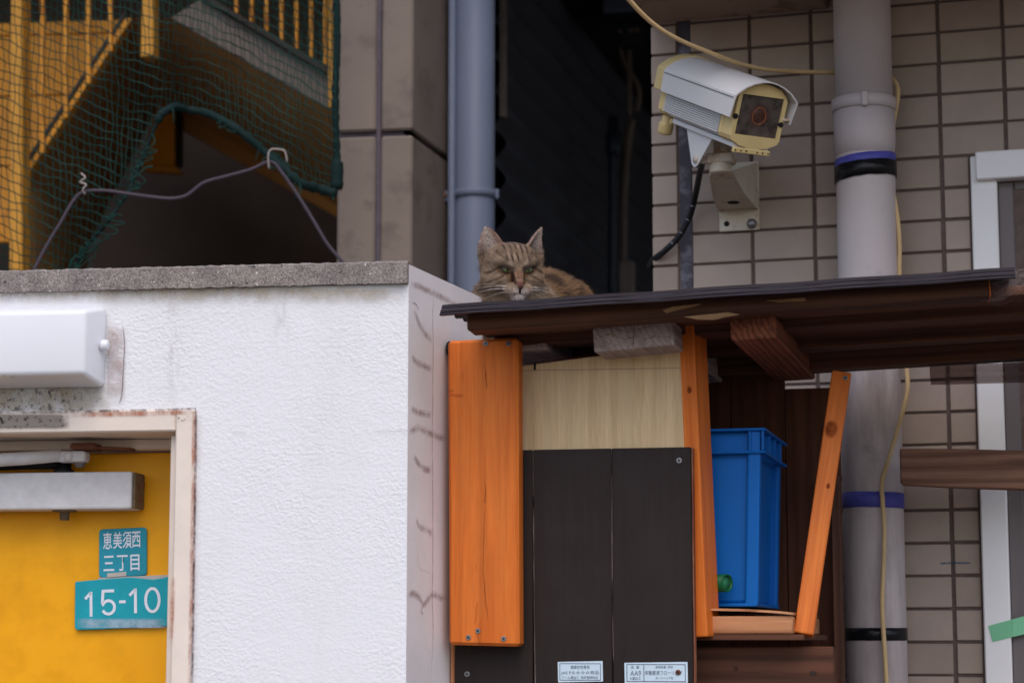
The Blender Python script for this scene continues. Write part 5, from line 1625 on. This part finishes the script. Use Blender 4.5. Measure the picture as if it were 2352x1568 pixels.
EARS = [dict(b=(-25, -6, 20), t=(-35, -9, 60), e2=(-.25, .95, .1), W=19.5, p=1.75, q=.70, L=None),
        dict(b=(29, -9, 20), t=(51, -14, 60), e2=(.62, .76, .1), W=19.0, p=1.25, q=.95, L=None)]
for e in EARS:
    b, tt = np.array(e['b'], float), np.array(e['t'], float)
    a = tt - b; e['L'] = np.linalg.norm(a); a /= e['L']; e['a'] = a
    n = np.array(e['e2'], float); n -= a * n.dot(a); n /= np.linalg.norm(n); e['n'] = n
    e['w'] = np.cross(a, n)
def ear_coords(e, x, y, z):
    b = e['b']
    dx, dy, dz = x - b[0], y - b[1], z - b[2]
    f = lambda q: dx * q[0] + dy * q[1] + dz * q[2]
    return f(e['a']) / e['L'], f(e['w']), f(e['n'])
EYES = [(-16.0, 1.0), (15.6, 1.0)]
def head_sdf(x, y, z):
    d = ell(x, y, z, (0, -4, 4), (39, 38, 34))
    for s in (-1, 1):
        d = smin(d, ell(x, y, z, (s * 23, 8, -13), (19, 20, 18)), 8)
        d = smin(d, ell(x, y, z, (s * 15, 24, 11), (14, 11, 8)), 6)
    d = smin(d, cap(x, y, z, (0, 27, 8), (0, 41, -17), 9.5, 6.5), 5)
    for s in (-1, 1):
        d = smin(d, ell(x, y, z, (s * 8.5, 34.5, -26), (12, 11, 8.5)), 6.5)
    d = smin(d, ell(x, y, z, (0, 45, -20.5), (5.0, 4.5, 4.5)), 2)
    d = smin(d, ell(x, y, z, (0, 33, -35), (11, 10, 7)), 4)
    for (ex, ez) in EYES:
        # shallow orbit, then the closed ball behind the lids
        d = -smin(-d, ell(x, y, z, (ex, 37, ez - 1), (9, 6, 5.5)), 3) if False else d
        d = np.maximum(d, -ell(x, y, z, (ex * 1.02, 38.5, ez), (10, 7.5, 6)))
        d = smin(d, ell(x, y, z, (ex * .97, 22.5, ez), (10.2, 10.2, 10.2)), 1.5)
    for e in EARS:
        t_, w_, n_ = ear_coords(e, x, y, z)
        tc = np.clip(t_, 0, 1)
        ww = e['W'] * np.power(np.clip(1 - np.power(tc, e['p']), 0, 1), e['q'])
        n0 = .5 * w_ * w_ / e['W'] - 4 - 2 * tc
        de = np.maximum(np.maximum(np.abs(n_ - n0) - (2.3 - .6 * tc), (np.abs(w_) - ww) * .8), np.maximum(-t_ * e['L'] - 12, (t_ - 1) * e['L']))
        d = smin(d, de, 3.5)
    return d
D = head_sdf(hx, hy, Z)
D = smin(D, ell(X, Yg, Z, (-4, -16, -38), (46, 36, 34)), 12)           # neck ruff
D = smin(D, ell(X, Yg, Z, (6, -50, -56), (58, 60, 50)), 14)            # shoulders
D = smin(D, ell(X, Yg, Z, (36, -140, -62), (84, 100, 62)), 18)         # trunk and haunches
for sx in (-22, 16):
    D = smin(D, cap(X, Yg, Z, (sx, -20, -78), (sx - 1, 22, -88), 15, 12), 6)
D = smin(D, cap(X, Yg, Z, (96, -190, -86), (112, -90, -88), 13, 11), 5)
D = smin(D, cap(X, Yg, Z, (112, -90, -88), (92, -20, -90), 11, 8), 5)
# flattened where it lies on the roof
wp = (np.array(HC)[:, None] + CATS * (BR.T @ np.stack([X.ravel(), Yg.ravel(), Z.ravel()]))).T
plane = (((wp - roof_p) @ roof_n) / CATS).reshape(X.shape).astype(np.float32)
D = np.maximum(D, -plane)
del wp

def surface_nets(D, o, h):
    s = D < 0
    nx, ny, nz = D.shape
    acc = np.zeros((nx - 1, ny - 1, nz - 1, 3), np.float32); cnt = np.zeros((nx - 1, ny - 1, nz - 1), np.float32)
    cor = [(i, j, k) for i in (0, 1) for j in (0, 1) for k in (0, 1)]
    sl_ = lambda c: tuple(slice(c[q], D.shape[q] - 1 + c[q]) for q in range(3))
    for a in cor:
        for ax in range(3):
            if a[ax]: continue
            b = list(a); b[ax] = 1
            Da, Db = D[sl_(a)], D[sl_(tuple(b))]
            m = (Da < 0) != (Db < 0)
            t = np.where(m, Da / np.where(m, Da - Db, 1), 0)
            for q in range(3):
                acc[..., q] += np.where(m, (t if q == ax else a[q]), 0)
            cnt += m
    act = cnt > 0
    idx = -np.ones(act.shape, np.int64); idx[act] = np.arange(act.sum())
    ii = np.argwhere(act)
    V = (ii + acc[act] / cnt[act][:, None]) * h + np.array(o)
    Q = []
    for ax in range(3):
        a = [slice(1, -1)] * 3; a[ax] = slice(0, -1)
        b = [slice(1, -1)] * 3; b[ax] = slice(1, None)
        s0, s1 = s[tuple(a)], s[tuple(b)]
        u, w = [(1, 2), (2, 0), (0, 1)][ax]
        for flip in (False, True):
            m = (s0 & ~s1) if not flip else (~s0 & s1)
            p = np.argwhere(m)
            if not len(p): continue
            off = np.ones(3, int); off[ax] = 0
            p = p + off
            def cell(du, dw):
                q = p.copy(); q[:, u] -= du; q[:, w] -= dw
                return idx[q[:, 0], q[:, 1], q[:, 2]]
            quad = np.stack([cell(1, 1), cell(0, 1), cell(0, 0), cell(1, 0)], 1)
            Q.append(quad if not flip else quad[:, ::-1])
    return V, np.concatenate(Q)
CV, CQ = surface_nets(D, (gx_[0], gy_[0], gz_[0]), res)
ok = (CQ >= 0).all(1); CQ = CQ[ok]

class Fnoise:
    def __init__(self, scale, n=40, seed=0):
        r = np.random.default_rng(seed)
        self.k = r.normal(size=(n, 3)) / scale; self.p = r.uniform(0, 6.28, n); self.n = n
    def __call__(self, p): return np.cos(p @ self.k.T + self.p).sum(1) / math.sqrt(self.n / 2)
NA, NB_, NC = Fnoise(9, seed=1), Fnoise(4, seed=2), Fnoise(16, seed=3)
def sstep(a, b, x):
    t = np.clip((x - a) / (b - a), 0, 1); return t * t * (3 - 2 * t)
def line_mask(x, z, a, b, w):
    ax, az = b[0] - a[0], b[1] - a[1]
    t = np.clip(((x - a[0]) * ax + (z - a[1]) * az) / (ax * ax + az * az), 0, 1)
    d = np.sqrt((x - a[0] - t * ax) ** 2 + (z - a[1] - t * az) ** 2)
    return 1 - sstep(w * .5, w, d)
def fur_colour(pb):
    """coat colour at body-frame points (mm)"""
    x = pb[:, 0] * H2B[0, 0] + pb[:, 1] * H2B[0, 1]
    y = pb[:, 0] * H2B[1, 0] + pb[:, 1] * H2B[1, 1]
    z = pb[:, 2]
    n1, n2, n3 = NA(pb), NB_(pb), NC(pb)
    ax_ = np.abs(x)
    base = np.array([.215, .149, .102])
    C = np.repeat(base[None], len(pb), 0) * (1 + .10 * n1 + .12 * n2)[:, None]
    def mix(m, c):
        nonlocal C
        C = C * (1 - m[:, None]) + np.array(c)[None] * m[:, None]
    face = sstep(2, 16, y)
    body = sstep(-22, -45, pb[:, 1]) * sstep(18, -8, z)
    mix(body, (.160, .092, .050))
    mix(body * sstep(.0, .8, n1 + .6 * n3 + .3 * n2), (.055, .034, .024))
    mix(sstep(-10, -26, z) * face * .45, (.33, .245, .175))
    # paler cheeks, ruddy round the eyes and beside the nose
    for s in (-1, 1):
        mix(.85 * face * np.exp(-(((x - s * 18) / 10) ** 2 + ((z + 9) / 4.5) ** 2)), (.44, .32, .22))
        mix(.85 * face * line_mask(x, z, (s * 26, 2), (s * 7, -7), 5), (.36, .20, .10))
        mix(.8 * face * line_mask(x, z, (s * 7, -6), (s * 7.5, -15), 3.2), (.34, .175, .085))
        mix(.95 * face * line_mask(x, z, (s * 8.5, -2), (s * 5.5, -17), 2.4), (.035, .018, .013))
        # eye line and cheek stripes
        mix(.8 * face * line_mask(x, z, (s * 23, 5), (s * 38, -4), 2.4), (.045, .027, .019))
        mix(.8 * face * line_mask(x, z, (s * 20, -8), (s * 38, -16), 2.2), (.10, .06, .04))
        mix(.5 * face * line_mask(x, z, (s * 22, -15), (s * 40, -27), 2.4), (.12, .075, .05))
        mix(.7 * face * np.exp(-(((x - s * 11) / 4) ** 2 + ((z - 9) / 4) ** 2)), (.46, .36, .28))
    mix(face * sstep(6, 2, ax_) * sstep(4, -4, z) * sstep(-24, -18, z), (.200, .112, .074))
    # forehead M
    fz = sstep(9, 14, z) * sstep(-25, 2, y)
    st = np.clip(np.cos(x * 2 * math.pi / 7.6 + .5 * n1) * 1.6 + .1, 0, 1) * sstep(20, 15, ax_)
    mix(.97 * st * fz * np.clip(.75 + .45 * n2, 0, 1), (.045, .030, .025))
    mix(.75 * sstep(24, 33, z) * sstep(22, 12, ax_) * sstep(14, 4, y), (.085, .068, .068))
    for s in (-1, 1):
        mix(.6 * fz * line_mask(x, z, (s * 16, 14), (s * 24, 24), 3), (.06, .04, .03))
    # muzzle, chin, nose
    mz = np.exp(-((x / 15) ** 2 + ((z + 30) / 6.5) ** 2) ** 2) * sstep(22, 30, y)
    mix(.9 * mz, (.56, .47, .43))
    mix(.9 * sstep(24, 30, y) * np.exp(-((x / 11) ** 2 + ((z + 37) / 6) ** 2) ** 2), (.62, .55, .53))
    mix(.5 * mz * np.clip(np.cos(z * 2 * math.pi / 3.2) * 1.5 - .4, 0, 1) * sstep(4, 8, ax_), (.16, .09, .06))
    nose = sstep(40, 43, y) * sstep(5.5, 4.2, ax_ + .4 * np.clip(-19 - z, 0, 9)) * sstep(-27, -25, z) * sstep(-14, -17, z)
    mix(nose, (.115, .048, .038))
    mix(sstep(36, 40, y) * sstep(2.2, 1.0, ax_) * sstep(-32, -30, z) * sstep(-23, -25, z), (.02, .012, .012))
    mix(sstep(34, 38, y) * (1 - sstep(.6, 1.6, np.abs(z + 31.0 + .04 * ax_ ** 1.5))) * sstep(9, 7, ax_) * .8, (.05, .03, .03))
    # ears: dark rim tuft inside pale
    for i, e in enumerate(EARS):
        t_, w_, n_ = ear_coords(e, x, y, z)
        ww = e['W'] * np.power(np.clip(1 - np.power(np.clip(t_, 0, 1), e['p']), 0, 1), e['q']) + 1e-3
        n0 = .5 * w_ * w_ / e['W'] - 4 - 2 * np.clip(t_, 0, 1)
        on = sstep(.12, .25, t_) * sstep(1.12, 1.0, t_) * (np.abs(w_) < ww + 2) * (np.abs(n_ - n0) < 6)
        front = on * (n_ > n0)
        mix(on * .85, (.20, .135, .105))
        mix(front * .85, (.30, .225, .19))
        mix(front * sstep(.1, .55, w_ / ww * (1 if i else 1)) * .0, (.40, .33, .29))
        mix(front * sstep(.75, .2, np.abs(w_ / ww)) * (.45 + .3 * np.sin(t_ * 40 + w_)), (.46, .39, .35))
        mix(front * sstep(-.35, -.75, w_ / ww) * (.7 if i == 0 else .2), (.24, .125, .085))
    # dark rims of the eyelids
    for k, (ex, ez) in enumerate(EYES):
        m = face * np.exp(-((((x - ex) / 11.8) ** 2 + ((z - ez) / 6.2) ** 2) ** 3))
        mix(.8 * m, (.05, .03, .022))
    return np.clip(C, .008, .8)

cat = thing('tabby_cat', 'brown tabby cat with green eyes lying on the roof behind its front edge', 'cat', tuple(Vector(HC) - Vector((0, 0, .1))))
def cat_world(pb): return np.array(HC) + CATS * (pb @ BR)
me = bpy.data.meshes.new('body')
cw = cat_world(CV)
org = np.array(HC)
me.from_pydata((cw - org).tolist(), [], CQ.tolist())
t = NT('tabby_coat')
at = t.new('Attribute', attribute_name='coat')
t.set(at.outputs['Color'], 0.85, Specular_IOR_Level=0.15)
M_['coat'] = t.m
cat_body = obj('body', me, M_['coat'], cat, Matrix.Translation(Vector(HC)), True)
def add_col(me, C):
    a = me.attributes.new('coat', 'FLOAT_COLOR', 'POINT')
    a.data.foreach_set('color', np.concatenate([C, np.ones((len(C), 1))], 1).astype(np.float32).ravel())
add_col(me, fur_colour(CV))
# fur: one short tapered blade per sampled point, combed back from the nose and down the flanks
tri = np.concatenate([CQ[:, [0, 1, 2]], CQ[:, [0, 2, 3]]])
pa, pb_, pc = CV[tri[:, 0]], CV[tri[:, 1]], CV[tri[:, 2]]
nrm = np.cross(pb_ - pa, pc - pa); area = np.linalg.norm(nrm, axis=1)
nrm /= np.maximum(area, 1e-9)[:, None]
if (nrm * (pa - np.array([10, -60, -30]))).sum() < 0: nrm = -nrm
cen = (pa + pb_ + pc) / 3
wgt = area * np.where(cen[:, 1] > -25, 2.6, 1.0) * np.where(cen[:, 2] < -96, .1, 1.0)
# no fur on nose leather or over the eyes
hxx = cen[:, 0] * H2B[0, 0] + cen[:, 1] * H2B[0, 1]; hyy = cen[:, 0] * H2B[1, 0] + cen[:, 1] * H2B[1, 1]; hzz = cen[:, 2]
bald = (hyy > 41) & (np.abs(hxx) < 5) & (hzz > -27) & (hzz < -15)
for (ex, ez) in EYES:
    bald |= (hyy > 15) & ((((hxx - ex) / 8.8) ** 2 + ((hzz - ez) / 4.8) ** 2) < 1)
wgt[bald] = 0
NF = 52000
pick = rng.choice(len(tri), NF, p=wgt / wgt.sum())
r1, r2 = np.sqrt(rng.random(NF)), rng.random(NF)
root = pa[pick] * (1 - r1)[:, None] + pb_[pick] * (r1 * (1 - r2))[:, None] + pc[pick] * (r1 * r2)[:, None]
nn = nrm[pick]
rx = root[:, 0] * H2B[0, 0] + root[:, 1] * H2B[0, 1]; ry = root[:, 0] * H2B[1, 0] + root[:, 1] * H2B[1, 1]; rz = root[:, 2]
nose_b = np.array([44 * math.sin(yawc), 44 * math.cos(yawc), -16.0])
flow = root - nose_b
flow /= np.linalg.norm(flow, axis=1)[:, None]
bodym = sstep(-20, -60, root[:, 1])[:, None]
flow = flow * (1 - bodym) + np.array([.25, -.75, -.5]) * bodym
flow -= nn * (flow * nn).sum(1)[:, None]
flow /= np.maximum(np.linalg.norm(flow, axis=1), 1e-6)[:, None]
flow += rng.normal(size=flow.shape) * .22
facef = sstep(0, 25, ry)
near_eye = np.zeros(NF)
for (ex, ez) in EYES:
    near_eye = np.maximum(near_eye, np.exp(-(((rx - ex) / 13) ** 2 + ((rz - ez) / 8) ** 2)) * (ry > 12))
earm = sstep(27, 38, rz)
ln_ = (11.5 - 7.6 * facef - 9.0 * earm * (1 - facef)) * (1 - .62 * near_eye)
ln_ = np.where((rz < -18) & (np.abs(rx) > 22), ln_ + 2.5, ln_) * rng.uniform(.65, 1.25, NF)
ln_ = np.where(rz > 8, np.minimum(ln_, 6.0), ln_)
ln_ = np.maximum(ln_, 1.0)[:, None]
lift = (.30 - .10 * facef)[:, None]
tip = root + (flow * (1 - lift) + nn * lift) * ln_
midp = root + (flow * (.5 - lift * .5) + nn * lift * .9) * ln_ * .9
side = np.cross(flow, nn); side /= np.maximum(np.linalg.norm(side, axis=1), 1e-6)[:, None]
hw = (rng.uniform(.22, .42, NF) * (1 - .35 * facef))[:, None]
FV = np.stack([root - side * hw, root + side * hw, midp + side * hw * .8, midp - side * hw * .8, tip], 1).reshape(-1, 3)
k5 = np.arange(NF) * 5
quads = np.stack([k5, k5 + 1, k5 + 2, k5 + 3], 1); tris = np.stack([k5 + 3, k5 + 2, k5 + 4], 1)
FC = fur_colour(root) * rng.uniform(.68, 1.32, NF)[:, None]
# ticked coat: tips of some hairs pale, of others dark
tipc = FC * np.where(rng.random(NF) < .5, 1.45, .75)[:, None]
FCv = np.stack([FC * .85, FC * .85, FC, FC, tipc], 1).reshape(-1, 3)
me = bpy.data.meshes.new('fur')
me.from_pydata((cat_world(FV) - org).tolist(), [], quads.tolist() + tris.tolist())
add_col(me, np.clip(FCv, .006, .85))
obj('fur', me, M_['coat'], cat, Matrix.Translation(Vector(HC)))
# eyes: almond patches of a ball, iris with slit pupil, dark lid rims
def h2w(p):
    p = np.atleast_2d(np.array(p, float))
    return np.array(HC) + CATS * (p @ HR)
t = NT('green_cat_iris')
at = t.new('Attribute', attribute_name='iris')
t.set(at.outputs['Color'], 0.12, Coat_Weight=0.6)
M_['iris'] = t.m
M_['lid'] = worn('black_eyelid_rim', (0.012, 0.009, 0.008, 1), 0.5, 0.1)
for k, (ex, ez) in enumerate(EYES):
    s = -1 if ex < 0 else 1
    tilt = .30 * s                                       # outer corner raised
    NX_, NZ_ = 18, 10
    V, C = [], []
    bc = np.array([ex * .97, 22.5, ez]); R = 10.9
    outline_t, outline_b = [], []
    for i in range(NX_ + 1):
        q = -1 + 2 * i / NX_
        up = 1.9 * (1 - abs(q) ** 2.2) ; dn = -3.9 * (1 - abs(q) ** 2.0) ** .9
        for j in range(NZ_ + 1):
            zz = dn + (up - dn) * j / NZ_
            xx = q * 8.4
            x_, z_ = xx * math.cos(tilt) - zz * math.sin(tilt), xx * math.sin(tilt) + zz * math.cos(tilt)
            rr = R * R - x_ * x_ - z_ * z_
            p = bc + np.array([x_, math.sqrt(max(rr, 1)), z_])
            V.append(p)
            dpx = math.hypot(x_ - .6, z_ + .3)
            if abs(x_ - .6) < 1.0 * max(0, 1 - (z_ / 5) ** 2): c = (.006, .006, .006)
            elif dpx > 6.0: c = (.02, .018, .015)
            else:
                gq = .75 + .5 * (1 - dpx / 6.0)
                c = (.078 * gq, .090 * gq, .032 * gq)
            C.append(c)
            if j == NZ_: outline_t.append(p + np.array([0, .25, 0]))
            if j == 0: outline_b.append(p + np.array([0, .25, 0]))
    Fc = [(i * (NZ_ + 1) + j, (i + 1) * (NZ_ + 1) + j, (i + 1) * (NZ_ + 1) + j + 1, i * (NZ_ + 1) + j + 1) for i in range(NX_) for j in range(NZ_)]
    W_ = h2w(V)
    o = mesh_world('eye', [Vector(p) for p in W_], Fc, M_['iris'], cat, True)
    a = o.data.attributes.new('iris', 'FLOAT_COLOR', 'POINT')
    a.data.foreach_set('color', np.concatenate([np.array(C), np.ones((len(C), 1))], 1).astype(np.float32).ravel())
    loop = outline_t + outline_b[::-1] + [outline_t[0]]
    Wl = [Vector(p) for p in h2w(loop)]
    rads = [.00085] * len(outline_t) + [.00055] * (len(outline_b)) + [.0008]
    tube('eyelid_rim', Wl, rads, M_['lid'], cat, 6)
# whiskers
M_['whisker'] = worn('white_whisker', (0.82, 0.80, 0.80, 1), 0.4, 0.02)
for s in (-1, 1):
    for k in range(7):
        r_ = k // 3; c_ = k % 3
        a = np.array([s * (11 + c_ * 2.6), 42 - c_ * 3.0, -22 - r_ * 3.0])
        L = random.uniform(34, 52) if s < 0 else random.uniform(30, 44)
        dz = random.uniform(-.05, .12) - r_ * (.16 if s > 0 else .10) - (.22 if s > 0 else .05)
        b = a + np.array([s * L * .55, -1, L * .5 * (dz + .10)]); c = a + np.array([s * L, -10, L * dz])
        pts_ = cr([Vector(p) for p in h2w([a, b, c])], 5)
        tube('whisker', pts_, [.00013 * (1 - .8 * i / (len(pts_) - 1)) for i in range(len(pts_))], M_['whisker'], cat, 5)
